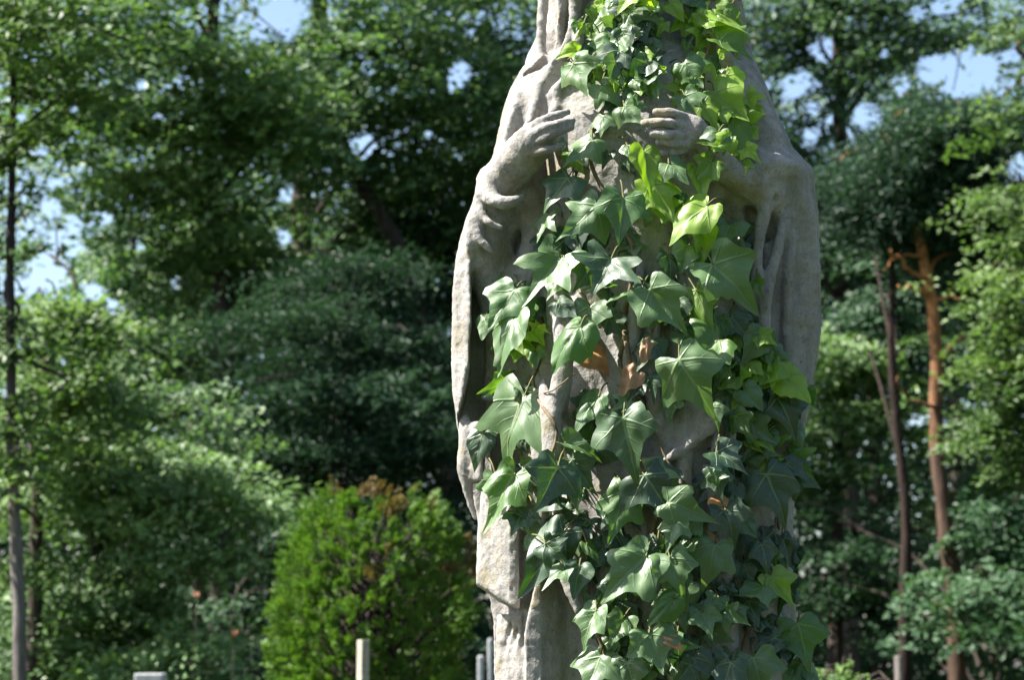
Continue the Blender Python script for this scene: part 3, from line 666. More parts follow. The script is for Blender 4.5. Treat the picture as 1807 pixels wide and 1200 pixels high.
while nfill < 460 and tries < 6000:
    tries += 1
    py = rs.uniform(-30, 1500) if rs.random() < .9 else rs.uniform(500, 1200)
    l, r = np.interp(py, sp[:, 0], sp[:, 1]), np.interp(py, sp[:, 0], sp[:, 2])
    px = rs.uniform(l, r)
    if any(math.hypot(px-b[0], py-b[1]) < b[2] for b in BARE): continue
    if py < 420 and rs.random() < .35: continue
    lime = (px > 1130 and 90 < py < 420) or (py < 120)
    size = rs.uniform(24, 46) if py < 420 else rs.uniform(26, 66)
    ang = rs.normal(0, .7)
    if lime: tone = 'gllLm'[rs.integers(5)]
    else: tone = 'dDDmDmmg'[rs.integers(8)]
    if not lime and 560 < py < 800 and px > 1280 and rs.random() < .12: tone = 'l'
    back = rs.uniform(-.01, .04)
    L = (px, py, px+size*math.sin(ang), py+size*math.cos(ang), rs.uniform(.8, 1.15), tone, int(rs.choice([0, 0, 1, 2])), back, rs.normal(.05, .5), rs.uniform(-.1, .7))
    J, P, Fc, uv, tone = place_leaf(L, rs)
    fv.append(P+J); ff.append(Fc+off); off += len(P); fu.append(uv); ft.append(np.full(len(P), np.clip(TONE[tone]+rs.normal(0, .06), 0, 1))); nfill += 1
    if rs.random() < .6: petioles.append(petiole(J, P[np.argmax(uv[:, 1])]/.08))
# small clusters of young shoots near the throat
for cx_, cy_, n_, sz in ((1130, 135, 26, 22), (1100, 125, 12, 20), (1290, 200, 14, 26), (1255, 120, 10, 24), (920, 605, 9, 20), (1050, 40, 10, 30), (1290, 245, 8, 30), (1350, 645, 18, 34), (1395, 690, 6, 38), (1310, 665, 12, 32), (1250, 560, 8, 34), (1365, 780, 7, 30), (1330, 600, 8, 32), (1200, 350, 6, 30), (925, 600, 9, 24), (1340, 760, 5, 26), (1240, 30, 12, 30), (1150, 15, 10, 34), (1095, 50, 30, 52), (1120, 90, 20, 46), (1110, 20, 14, 50)):
    for _ in range(n_):
        px, py = cx_+rs.normal(0, 20), cy_+rs.normal(0, 16); ang = rs.normal(0, 1.0); s_ = sz*rs.uniform(.6, 1.3)
        L = (px, py, px+s_*math.sin(ang), py+s_*math.cos(ang), rs.uniform(.6, 1.1), ('dmDgm' if sz > 35 else 'gllLg')[rs.integers(5)], int(rs.choice([0, 1])), rs.uniform(.02, .06), rs.normal(.1, .5), rs.uniform(0, .8))
        J, P, Fc, uv, tone = place_leaf(L, rs)
        fv.append(P+J); ff.append(Fc+off); off += len(P); fu.append(uv); ft.append(np.full(len(P), np.clip(TONE[tone]+rs.normal(0, .06), 0, 1)))
me = npmesh('small_leaves', np.vstack(fv), np.vstack(ff), True, {'tone': np.concatenate(ft)}, np.vstack(fu))
o = link('small_leaves', me, M_IVY, ivy); o['kind'] = 'stuff'
# stems
def on(px, py, off=.006):
    d = hit(px, py); return W(px, py, (d if d is not None else -.05)-off)
stems = []
for pts, r in (([(1165, 1640), (1170, 1400), (1150, 1200), (1120, 1050), (1160, 900), (1125, 780), (1110, 640), (1100, 560), (1120, 440), (1060, 330), (1040, 240), (1100, 140), (1130, 60), (1150, -20)], .0042),
               ([(1260, 1640), (1290, 1400), (1300, 1200), (1330, 1050), (1300, 900), (1330, 760), (1290, 650), (1260, 560), (1250, 440), (1250, 330), (1250, 230), (1240, 130), (1260, 40)], .0036),
               ([(1110, 1640), (1060, 1400), (1080, 1200), (1040, 1080), (1030, 950), (960, 860), (985, 760), (940, 690), (960, 600), (940, 500), (1010, 430), (1000, 330)], .003),
               ([(1100, 570), (1105, 600), (1095, 640), (1110, 690)], .005), ([(1130, 640), (1160, 560), (1190, 470), (1180, 380), (1140, 300)], .002),
               ([(1340, 1200), (1380, 1060), (1375, 940), (1360, 800), (1380, 690), (1330, 600)], .0022), ([(1110, 690), (1140, 720), (1175, 810), (1250, 900)], .002),
               ([(920, 697), (975, 690), (1010, 660)], .0014), ([(905, 775), (940, 785), (975, 792)], .0014)):
    pts = np.array(pts, float); q = spline(pts, len(pts)*5); q[:, 0] += rs.normal(0, 2.5, len(q))
    P = np.array([on(a, b, r+.004+.008*abs(math.sin(b*.02))) for a, b in q]); P[1:-1] = (P[:-2]+P[1:-1]*2+P[2:])/4; P[1:-1] = (P[:-2]+P[1:-1]*2+P[2:])/4
    stems.append((P, r))
for P, r in stems:
    v, f = tube(P, np.linspace(r, r*.55, len(P)), 8, .15)
    link('stem', npmesh('stem', v, f), M_STEM, ivy)
v, f = merge(petioles); o = link('petioles', npmesh('petioles', v, f), M_PETI, ivy); o['kind'] = 'stuff'
# withered leaves caught in the vine
for (jx, jy, tx, ty, wf, mat, lab, cup) in ((1035, 618, 1076, 656, 1.1, M_DRY, 'curled orange brown withered leaf', 2.2), (1122, 656, 1084, 690, .75, M_TAN, 'curled tan dry leaf', 1.0), (1148, 604, 1124, 634, .6, M_TAN, 'crumpled dry grey tan leaf', 2.0),
                                    (1262, 880, 1284, 905, .9, M_DRY, 'small red brown withered leaf', 1.5), (1232, 932, 1275, 955, .7, M_DRY, 'small red brown withered leaf', 1.5), (1180, 1125, 1205, 1150, .8, M_DRY, 'small red brown withered leaf', 1.5)):
    d = hit((jx+tx)/2, (jy+ty)/2) or -.1; y = d-.035
    J = W(jx, jy, y); T = W(tx, ty, y-.01); size = np.linalg.norm(T-J)
    R = frame(T-J, np.array([-.4, -1, .5])); P, Fc, uv = leaf_mesh(1, size, rs, cup=cup*.3, fold=.25, curl=1.3, asym=.5); P[:, 2] += size*.04*np.sin(uv[:, 0]*14+uv[:, 1]*9); P[:, 0] *= wf
    o = link('withered_leaf', npmesh('withered_leaf', P@R.T, Fc), mat); o.location = J; o.parent = ivy; o.matrix_parent_inverse = Matrix.Translation(-Vector(ivy.location)); o['label'] = lab
#IVY_END

# ------------------------------------------------------------------ ground
g = 120
gv = np.array([(x, y, 0) for x in np.linspace(-g, g, 40) for y in np.linspace(-g, g, 40)], float)
gv[:, 2] += np.where(np.hypot(gv[:, 0], gv[:, 1]) > 10, rng.normal(0, .12, len(gv)), 0)-.03
gf = np.array([(i*40+j, (i+1)*40+j, (i+1)*40+j+1, i*40+j+1) for i in range(39) for j in range(39)])
o = link('ground', npmesh('ground', gv, gf), M_GRASS); o['kind'] = 'structure'

# ------------------------------------------------------------------ trees
GAPS = [(90, 365, 26), (100, 420, 18), (88, 480, 46), (60, 500, 22), (130, 440, 18), (640, 258, 34), (812, 128, 30), (800, 150, 18), (505, 18, 40), (470, 30, 22), (510, 60, 16), (165, 515, 24), (200, 540, 22), (250, 150, 12), (280, 205, 14),
        (240, 430, 18), (505, 345, 16), (500, 420, 22), (560, 365, 12), (310, 500, 16), (755, 235, 12), (40, 205, 14), (130, 195, 12), (75, 265, 16), (20, 340, 14), (130, 395, 20), (190, 385, 16), (110, 640, 12), (10, 690, 14), (35, 610, 12),
        (1455, 85, 32), (1410, 145, 28), (1395, 165, 20), (1530, 205, 36), (1490, 240, 22), (1590, 150, 22), (1690, 130, 62), (1640, 120, 34), (1740, 120, 30), (1670, 5, 30), (1620, 20, 16), (1795, 300, 26), (1800, 280, 20), (1560, 95, 12), (1500, 30, 10),
        (1440, 190, 18), (1430, 240, 22), (1470, 215, 16), (1360, 145, 10), (1790, 95, 16), (1620, 745, 16), (1655, 860, 8), (820, 30, 10), (830, 60, 10), (590, 560, 0)]
GA = np.array(GAPS, float)
def make_leaves(sprays, lsize, rs, flat=.22, upb=.9, npl=34, narrow=.6, gap=True, tonebias=0.0):
    """sprays: (n,5) x,y,z,radius,tone -> leaf quads; each spray is a flat twig of leaves"""
    sp = np.asarray(sprays, float)
    if gap:
        X, Y = PX(sp[:, :3]); keep = np.ones(len(sp), bool)
        dep = sp[:, 1]-CAMY; rad = sp[:, 3]*F/dep*.55
        for a, b, r in GA:
            if r > 0: keep &= np.hypot(X-a, Y-b) > r*.75+rad*.35*rs.uniform(.0, 1.1, len(sp))
        sp = sp[keep]
    n = len(sp); m = n*npl
    if n == 0: return None
    i = np.repeat(np.arange(n), npl)
    az = rs.uniform(0, 2*np.pi, n); tl = rs.uniform(.05, .75, n)      # spray plane droops outward
    nx = np.stack([np.sin(tl)*np.cos(az)-.15, np.sin(tl)*np.sin(az)-.35, np.cos(tl)], 1); nx /= np.linalg.norm(nx, axis=1)[:, None]
    ux = np.cross(nx, np.array([.3, .9, .1])); ux /= np.linalg.norm(ux, axis=1)[:, None]; vx = np.cross(nx, ux)
    r = np.sqrt(rs.random(m))*sp[i, 3]; th = rs.uniform(0, 2*np.pi, m)
    p = sp[i, :3]+ux[i]*(r*np.cos(th))[:, None]*1.25+vx[i]*(r*np.sin(th))[:, None]*.8+nx[i]*(rs.normal(0, flat, m)*sp[i, 3]*.6)[:, None]
    p[:, 2] -= (r/sp[i, 3])**2*sp[i, 3]*.25
    if gap:
        X, Y = PX(p); k2 = np.ones(m, bool)
        for a, b, rr in GA:
            if rr > 9: k2 &= ~((np.hypot(X-a, Y-b) < rr*rs.uniform(.6, .95, m)) & (rs.random(m) < .9))
        p = p[k2]; i = i[k2]; m = len(p)
    nr = nx[i]*upb+rs.normal(0, .30, (m, 3)); nr /= np.linalg.norm(nr, axis=1)[:, None]
    d = rs.normal(0, 1, (m, 3)); d -= (d*nr).sum(1)[:, None]*nr; d /= np.linalg.norm(d, axis=1)[:, None]
    s = np.cross(nr, d); L = lsize*rs.uniform(.6, 1.3, m)
    hl = (d*(L*.5)[:, None]); hw = (s*(L*.5*narrow)[:, None]); dr = nr*(L*.12)[:, None]
    V = np.stack([p-hl, p+hw-hl*.15+dr, p+hl, p-hw-hl*.15+dr], 1).reshape(-1, 3)
    tn = np.clip(sp[i, 4]+rs.normal(0, .16, m)+tonebias, 0, 1)
    return V, np.arange(m*4).reshape(-1, 4), np.repeat(tn, 4)
def clump_sprays(clumps, rs, srad=.28):
    out = []
    for (px, py, dep, rx, rz, n, *tn) in clumps:
        c = W(px, py, dep+CAMY); t0 = tn[0] if tn else .5
        m = max(2, int(n/5)); u = rs.normal(0, 1, (m, 3)); u /= np.linalg.norm(u, axis=1)[:, None]; rr = rs.random(m)**.4
        q0 = c+u*rr[:, None]*np.array([rx, rx*.9, rz]); k = 8
        q = np.repeat(q0, k, 0)+rs.normal(0, 1, (m*k, 3))*np.array([.85, .85, .16])*srad; n2 = m*k
        q[:, 2] -= np.hypot(q[:, 0]-np.repeat(q0[:, 0], k), q[:, 1]-np.repeat(q0[:, 1], k))*.3
        out.append(np.column_stack([q, srad*rs.uniform(.5, 1.1, n2), np.clip(t0+np.repeat(rs.normal(0, .12, m), k)+rs.normal(0, .06, n2), 0, 1)]))
    return np.vstack(out)
def tree(name, label, cat, trunk, rad, clumps, mat, bark, lsize=.075, npl=34, srad=.28, group=None, seed=0, extra_limbs=(), narrow=.6, flat=.22, upb=.9, crown_name='crown'):
    """trunk: [(px,py,depth)...] from root up; clumps as above"""
    rs = np.random.default_rng(seed)
    P = np.array([W(a, b, d+CAMY) for a, b, d in trunk]); P[0, 2] = -.08
    if P[1, 2] > P[0, 2]+.3:
        P = np.vstack([P[:1], P[1:]])
    T = spline(P, 26); T[2:-1, :2] += rs.normal(0, rad*.10, (len(T)-3, 2))
    R = np.linspace(rad*1.25, rad*.45, len(T)); R[0] *= 1.3
    root = empty(name, (float(T[0, 0]), float(T[0, 1]), 0)); tag(root, label, cat, group)
    v, f = tube(T, R, 12, .08); tr = link('trunk', npmesh('trunk', v, f), bark, root)
    lm = []
    for (px, py, dep, rx, rz, n, *_) in clumps:
        c = W(px, py, dep+CAMY); 
        k = min(range(len(T)), key=lambda q: abs(T[q, 2]-(c[2]-.5*np.hypot(c[0]-T[q, 0], c[1]-T[q, 1])-.2)))
        a = T[k]; mid = a*.5+c*.5+np.array([rs.normal(0, .1), rs.normal(0, .1), .12*np.linalg.norm(c-a)])
        r0 = min(R[k]*.5, rad*.28)
        lm.append(tube(spline([a, mid, c], 9), np.linspace(r0, .012, 9), 6))
        for _ in range(3):
            e = c+rs.normal(0, .5, 3)*np.array([rx, rx, rz]); lm.append(tube(spline([mid*.3+c*.7, (c+e)/2+[0, 0, .08], e], 6), np.linspace(r0*.4, .007, 6), 5))
    for e in extra_limbs:
        Q = np.array([W(a, b, d+CAMY) for a, b, d in e[0]]); v, f = tube(spline(Q, 10)+rs.normal(0, .012, (10, 3)), np.linspace(e[1], e[1]*.3, 10), 7); link('dead_branch', npmesh('dead_branch', v, f), bark, root)
    v, f = merge(lm); link('limbs', npmesh('limbs', v, f), bark, root)
    g = make_leaves(clump_sprays(clumps, rs, srad), lsize, rs, npl=npl, narrow=narrow, flat=flat, upb=upb)
    if g is not None: link(crown_name, npmesh(crown_name, g[0], g[1], False, {'tone': g[2]}), mat, root)
    return root
GL = 'broadleaf trees behind the statue on the left'
# leafy tree whose crown fills the top left
tree('leafy_tree', 'tall leafy tree with a dark trunk and pale sunlit sprays filling the top left', 'tree',
     [(388, 1240, 19), (392, 900, 19), (398, 620, 19), (380, 400, 19), (370, 150, 19), (400, -200, 19)], .10,
     [(250, 90, 18, 1.1, .7, 80, .62), (420, 130, 18, .9, .6, 66, .6), (330, 240, 18, .9, .5, 60, .55), (180, 230, 18.5, .8, .6, 46, .5), (480, 230, 18.5, .7, .5, 46, .55), (330, 340, 18.5, .7, .4, 40, .45), (300, -60, 18.5, 1.5, .8, 70, .5),
      (270, 430, 19, .6, .5, 34, .4), (430, 400, 19.5, .6, .5, 44, .45), (350, 560, 19.5, .8, .6, 56, .45), (230, 600, 19, .5, .5, 40, .45), (450, 500, 19.3, .6, .4, 40, .45), (470, -180, 19, 1.6, .9, 60, .5)], M_BROAD, M_BARK, seed=1, lsize=.09, srad=.33)
tree('leafy_tree', 'leafy tree with a reddish brown trunk, its crown left of the stone shoulder', 'tree',
     [(540, 1240, 21), (536, 800, 21), (534, 480, 21), (530, 330, 21), (560, 100, 21), (580, -200, 21)], .11,
     [(560, 130, 20, .9, .6, 60, .5), (700, 60, 20, 1.0, .7, 76, .55), (850, 60, 20.5, .9, .7, 66, .4), (760, 180, 20, .8, .5, 52, .5), (620, 180, 20, .7, .4, 40, .5), (880, 190, 21, .7, .7, 70, .45), (560, 270, 20, .6, .4, 36, .4),
      (730, 330, 20.5, .8, .5, 44, .3), (830, 350, 21, .7, .6, 60, .4), (900, 290, 21, .5, .5, 40, .4), (620, 420, 21, .8, .5, 44, .3), (520, 560, 18, .5, .12, 16, .3), (650, 640, 18, .4, .1, 12, .35), (740, 700, 18.5, .5, .12, 14, .25), (600, 760, 18, .5, .1, 12, .3), (650, -120, 20.5, 1.6, .8, 80, .5), (900, -100, 21, 1.4, .8, 60, .45)], M_BROAD, M_BARK, seed=2, lsize=.09, srad=.33)
tree('dark_tree', 'dark tree with a leaning trunk in shade, left of the stone sleeve', 'tree',
     [(800, 1240, 20), (790, 800, 20), (755, 600, 20), (700, 430, 20), (640, 330, 20), (590, 200, 20), (560, 0, 20), (545, -150, 20)], .08,
     [(720, 520, 20.5, .8, .5, 50, .3), (640, 600, 20.5, .7, .5, 44, .3), (780, 620, 20.5, .7, .7, 56, .2), (600, 700, 20, .8, .5, 50, .3), (700, 760, 20.5, .9, .6, 56, .2), (560, 520, 21, .7, .5, 40, .3), (800, 430, 21, .6, .5, 40, .3), (690, 420, 21, .6, .5, 36, .35)],
     M_DARK, M_BARK, seed=3, lsize=.08)
tree('slim_tree', 'slim tree with a smooth grey trunk at the left edge and yellow green leaves above', 'tree',
     [(44, 1240, 11), (36, 1150, 11), (25, 900, 11), (20, 700, 11), (18, 500, 11), (22, 250, 11), (30, -50, 11)], .032,
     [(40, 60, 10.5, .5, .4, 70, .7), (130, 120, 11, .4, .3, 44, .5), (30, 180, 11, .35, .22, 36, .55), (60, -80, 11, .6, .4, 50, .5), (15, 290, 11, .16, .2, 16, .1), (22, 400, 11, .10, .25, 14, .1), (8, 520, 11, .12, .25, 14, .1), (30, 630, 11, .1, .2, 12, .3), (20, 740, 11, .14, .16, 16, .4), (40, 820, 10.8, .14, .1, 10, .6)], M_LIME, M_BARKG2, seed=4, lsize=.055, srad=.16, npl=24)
tree('young_tree', 'young bushy tree with bright layered leaves, low at the left behind the grey trunk', 'tree',
     [(190, 1240, 14), (185, 1100, 14), (170, 950, 14), (150, 800, 14), (120, 600, 14)], .05,
     [(110, 560, 14, .45, .3, 44, .6), (60, 640, 14, .35, .3, 30, .65), (180, 690, 14.3, .4, .25, 30, .5), (60, 760, 13.5, .4, .25, 36, .7), (170, 800, 13.5, .5, .25, 50, .65), (250, 860, 13.5, .5, .25, 50, .6), (330, 850, 13.5, .4, .2, 40, .55), (430, 870, 13.7, .3, .2, 26, .6),
      (100, 880, 13.8, .4, .3, 34, .4), (400, 960, 13.3, .28, .12, 26, .6), (290, 1000, 13.5, .22, .25, 24, .5), (200, 950, 14, .5, .3, 40, .3), (120, 1060, 13.5, .5, .25, 56, .5), (220, 1090, 13.6, .5, .25, 48, .45), (60, 1170, 13.5, .5, .3, 50, .4),
      (345, 1105, 13.2, .2, .12, 22, .6), (290, 1175, 13.0, .4, .12, 40, .6), (190, 1190, 13.6, .5, .3, 46, .35), (330, 730, 14.6, .5, .3, 36, .45), (430, 1220, 13.4, .5, .2, 30, .4), (90, 450, 14.4, .3, .2, 14, .5)],
     M_BROAD, M_BARK, seed=5, lsize=.055, srad=.21, npl=34)
tree('yellow_green_tree', 'small tree with sunlit yellow green leaves at the left edge of the wood', 'tree',
     [(60, 1240, 13.2), (66, 900, 13.2), (75, 700, 13.2), (90, 560, 13.2)], .04,
     [(110, 590, 12.8, .4, .35, 50, .6), (60, 545, 12.8, .3, .2, 24, .6), (70, 730, 12.8, .45, .25, 40, .7), (30, 680, 12.8, .3, .3, 20, .5), (10, 880, 12.8, .2, .8, 34, .6), (150, 660, 12.8, .3, .3, 24, .5)], M_LIME, M_BARK, seed=6, lsize=.055, srad=.18, npl=26)
tree('fir_tree', 'dark blue green conifer with drooping boughs behind the clipped bush', 'tree',
     [(620, 1240, 17), (618, 900, 17), (612, 640, 17), (606, 480, 17)], .06,
     [(600, 460, 16.5, .5, .15, 40, .4), (560, 560, 16.3, .6, .13, 54, .45), (680, 600, 16.3, .6, .13, 50, .4), (520, 660, 16.2, .7, .13, 46, .45), (640, 690, 16.0, .8, .13, 48, .45), (460, 740, 16.3, .5, .13, 50, .5), (720, 760, 16.2, .7, .15, 56, .35), (580, 780, 16.0, .7, .15, 60, .35),
      (480, 850, 16.3, .7, .3, 56, .3), (700, 860, 16.5, .8, .2, 44, .1), (560, 900, 16.5, .8, .25, 44, .1)], M_NEEDLE, M_BARK, seed=7, lsize=.07, narrow=.25, npl=50, srad=.26)
# right-hand side
tree('leafy_tree', 'tall bluish green leafy tree with sky showing through, at the top right', 'tree',
     [(1500, 1240, 27), (1495, 800, 27), (1490, 400, 27), (1480, 100, 27), (1470, -150, 27)], .12,
     [(1380, 60, 26, 1.1, .9, 90, .4), (1500, 110, 26, .9, .6, 60, .5), (1600, 50, 26, 1.0, .6, 60, .55), (1480, 20, 26, 1.0, .6, 60, .4), (1350, 230, 26.5, .8, .8, 60, .3), (1460, 190, 26, .7, .4, 40, .5), (1560, 250, 26, .6, .4, 34, .45), (1450, 330, 26.5, 1.0, .6, 60, .4),
      (1500, 420, 26.5, 1.0, .6, 60, .45), (1400, 470, 27, .9, .7, 54, .25), (1500, 560, 27, .9, .7, 50, .35), (1700, 60, 26.5, .9, .4, 34, .5), (1550, -100, 26, 2.2, .8, 80, .5), (1300, -80, 26.5, 1.6, .8, 60, .4)], M_BLUE, M_BARK, seed=8, lsize=.10, srad=.36)
tree('pine_tree', 'pine tree with a rust orange upper trunk and dark rounded crown', 'pine tree',
     [(1695, 1240, 16.5), (1688, 1100, 16.5), (1672, 950, 16.5), (1655, 800, 16.5), (1652, 650, 16.5), (1640, 500, 16.5), (1618, 390, 16.5), (1610, 250, 16.5)], .062,
     [(1640, 210, 16.5, .55, .35, 70, .4), (1580, 260, 16.5, .5, .35, 56, .45), (1700, 270, 16.5, .5, .4, 60, .3), (1630, 320, 16.7, .6, .4, 76, .2), (1690, 370, 16.8, .45, .35, 50, .2), (1580, 350, 16.7, .4, .3, 44, .3), (1740, 210, 16.7, .4, .3, 40, .35), (1720, 440, 16.9, .35, .3, 30, .2)],
     M_NEEDLE, M_PINE, seed=9, lsize=.10, narrow=.16, npl=70, srad=.26, flat=.6, upb=.3,
     extra_limbs=[([(1638, 520, 16.5), (1612, 510, 16.3), (1586, 506, 16.1)], .03), ([(1640, 500, 16.5), (1600, 470, 16.3), (1570, 440, 16.2)], .018), ([(1652, 640, 16.5), (1680, 612, 16.4), (1700, 590, 16.3)], .02), ([(1630, 450, 16.5), (1590, 452, 16.3), (1560, 470, 16.2)], .014), ([(1655, 720, 16.5), (1600, 705, 16.3), (1580, 660, 16.2)], .018), ([(1655, 790, 16.5), (1700, 760, 16.4)], .016), ([(1638, 540, 16.5), (1670, 520, 16.3), (1700, 528, 16.1)], .016)])
tree('thin_pine', 'thin dark pine trunk just left of the orange trunked pine', 'pine tree',
     [(1592, 1240, 17), (1596, 1080, 17), (1600, 930, 17), (1584, 760, 17), (1572, 620, 17), (1574, 480, 17), (1560, 330, 17)], .043,
     [(1560, 520, 19.2, .4, .3, 26, .3), (1520, 600, 19.2, .4, .3, 26, .4), (1560, 400, 19.3, .4, .3, 30, .4)], M_DARK, M_BARKD, seed=10, lsize=.075)
tree('leafy_tree', 'leafy tree with sunlit yellow green leaves along the right edge', 'tree',
     [(1830, 1240, 15), (1832, 900, 15), (1835, 600, 15), (1840, 300, 15), (1850, -50, 15)], .08,
     [(1828, 60, 15, .5, .5, 50, .45), (1808, 200, 15, .35, .25, 26, .5), (1808, 400, 15, .4, .35, 46, .6), (1818, 520, 14.8, .4, .3, 50, .7), (1778, 600, 14.8, .4, .25, 40, .65), (1828, 680, 14.8, .4, .3, 44, .1), (1768, 720, 15, .35, .2, 26, .1), (1818, 800, 15, .4, .3, 36, .4), (1798, 320, 15.2, .3, .2, 20, .5), (1750, -60, 15, .8, .4, 50, .5)],
     M_LIME, M_BARK, seed=11, lsize=.055, srad=.18, npl=30)
tree('leafy_tree', 'dim leafy tree between the stone cloak and the thin dark pine', 'tree',
     [(1470, 1240, 19), (1475, 1000, 19), (1480, 800, 19), (1490, 600, 19)], .06,
     [(1480, 620, 18.6, .5, .3, 50, .5), (1540, 680, 18.8, .4, .35, 36, .45), (1450, 730, 18.8, .45, .3, 36, .4), (1620, 640, 19.2, .5, .4, 44, .45), (1540, 790, 19, .5, .3, 36, .35), (1450, 850, 19, .5, .3, 36, .2), (1700, 820, 19, .6, .4, 50, .35), (1640, 930, 19.3, .6, .4, 40, .25)], M_BROAD, M_BARK, seed=12, lsize=.065, srad=.22)
tree('dark_tree', 'dark undergrowth tree low on the right with a few leaves catching light', 'tree',
     [(1760, 1240, 17), (1756, 1100, 17), (1750, 950, 17)], .06,
     [(1770, 920, 16.5, .5, .35, 50, .4), (1740, 1030, 16, .35, .2, 36, .8), (1780, 1110, 16, .4, .3, 44, .6), (1500, 930, 18.6, .5, .3, 30, .5), (1450, 1020, 18.6, .5, .3, 36, .3), (1560, 1030, 18.6, .5, .3, 36, .3), (1680, 1100, 18.6, .5, .3, 40, .4), (1600, 1120, 18.6, .4, .25, 34, .4)], M_DARK, M_BARK, seed=13, lsize=.065, srad=.2)
tree('leafy_shrub', 'low yellow green shrub at the bottom right beside the ivy', 'shrub',
     [(1500, 1260, 9), (1500, 1230, 9)], .02, [(1500, 1195, 9, .10, .05, 16, .6), (1460, 1205, 9, .1, .06, 14, .6), (1520, 1230, 9, .25, .1, 30, .5), (1500, 1290, 9, .3, .15, 40, .4)], M_LIME, M_BARK, seed=14, lsize=.035, srad=.06, npl=20)
tree('leafy_shrub', 'dim shrub behind the clipped bush at the foot of the wood', 'shrub',
     [(420, 1300, 15), (420, 1240, 15)], .04, [(420, 1080, 15.5, .5, .3, 30, .2), (470, 980, 15.8, .5, .4, 34, .15), (840, 1000, 16, .6, .6, 60, .2), (440, 1190, 15, .4, .3, 30, .3), (850, 1150, 16, .6, .4, 50, .15)], M_DARK, M_BARK, seed=15, lsize=.06, srad=.2)

# far wood: one dense mass
def far_wood():
    rs = np.random.default_rng(33)
    for nm, lab, mat, n, d0, d1, tf, bf, ls in (('far_wood', 'dark distant woodland seen between the nearer trees', M_DARK, 13000, 28, 40, lambda x: np.interp(x, [-500, 0, 60, 150, 300, 480, 700, 830, 1300, 1450, 1600, 1807, 2300], [560, 560, 560, 520, 420, 380, 250, 200, 250, 350, 400, 420, 400]), 1230, .17),
                                   ('far_canopy', 'pale far treetops with blue sky between the leaves', M_BLUE, 7200, 30, 38, lambda x: -120+0*x, 640, .15)):
        px = rs.uniform(-2600, 3600, n); top = tf(px)
        py = top+(bf-top)*rs.random(n)**.8; dep = rs.uniform(d0, d1, n)
        u = (px-903.5)/F; v = (600-py)/F; t = dep/(CP-v*SP)
        p = np.stack([u*t, dep+CAMY, CAMZ+t*(SP+v*CP)], 1)
        if mat is M_BLUE: p = p[vnoise(p, .45, 4)+.6*vnoise(p, 1.1, 5) > -.12]
        sp = np.column_stack([p, rs.uniform(.4, .9, len(p)), rs.uniform(.1, .7, len(p))])
        g = make_leaves(sp, ls, rs, npl=24, upb=.6)
        o = link(nm, npmesh(nm, g[0], g[1], False, {'tone': g[2]}), mat); tag(o, lab, 'woodland', kind='stuff')
far_wood()
def near_wood():  # unseen wood, added to block skylight and deepen the figure's shade
    rs = np.random.default_rng(44); n = 3000
    a = rs.uniform(-2.5, 1.3, n)        # right of the figure and round behind the viewer
    r = rs.uniform(16, 24, n); z = rs.uniform(.2, 19, n)
    p = np.stack([np.cos(a)*r, np.sin(a)*r-3, z], 1); p = p[~((p[:, 1] > 4) & (p[:, 0] < .42*(p[:, 1]+3)))]
    sp = np.column_stack([p, rs.uniform(.8, 1.4, len(p)), rs.uniform(.2, .7, len(p))])
    g = make_leaves(sp, .21, rs, npl=52, upb=.6, gap=False)
    o = link('added_shade_wood', npmesh('added_shade_wood', g[0], g[1], False, {'tone': g[2]}), M_DARK); tag(o, 'unseen wood added behind the viewer and to the right to block skylight', 'woodland', kind='stuff')
near_wood()
for k, (px, dep, r, top, lab) in enumerate(((345, 25, .09, 300, 'dark straight tree trunk in shade left of centre'), (900, 27, .1, 200, 'dark tree trunk hidden behind the stone figure'), (1690, 26, .09, 300, 'dark tree trunk behind the orange trunked pine'), (1545, 29, .1, 300, 'dim far trunk low between the two pines'), (240, 28, .09, 400, 'dim far trunk behind the young bushy tree'))):
    tree('far_tree', lab, 'tree', [(px+4, 1240, dep), (px, 900, dep), (px-6, 600, dep), (px-4, top, dep)], r, [(px, top+60, dep, .9, .7, 50, .3), (px+40, top+200, dep, .9, .6, 44, .3), (px-60, top+180, dep+.5, .9, .6, 44, .3)], M_DARK, M_BARK, seed=60+k, lsize=.11, srad=.34)

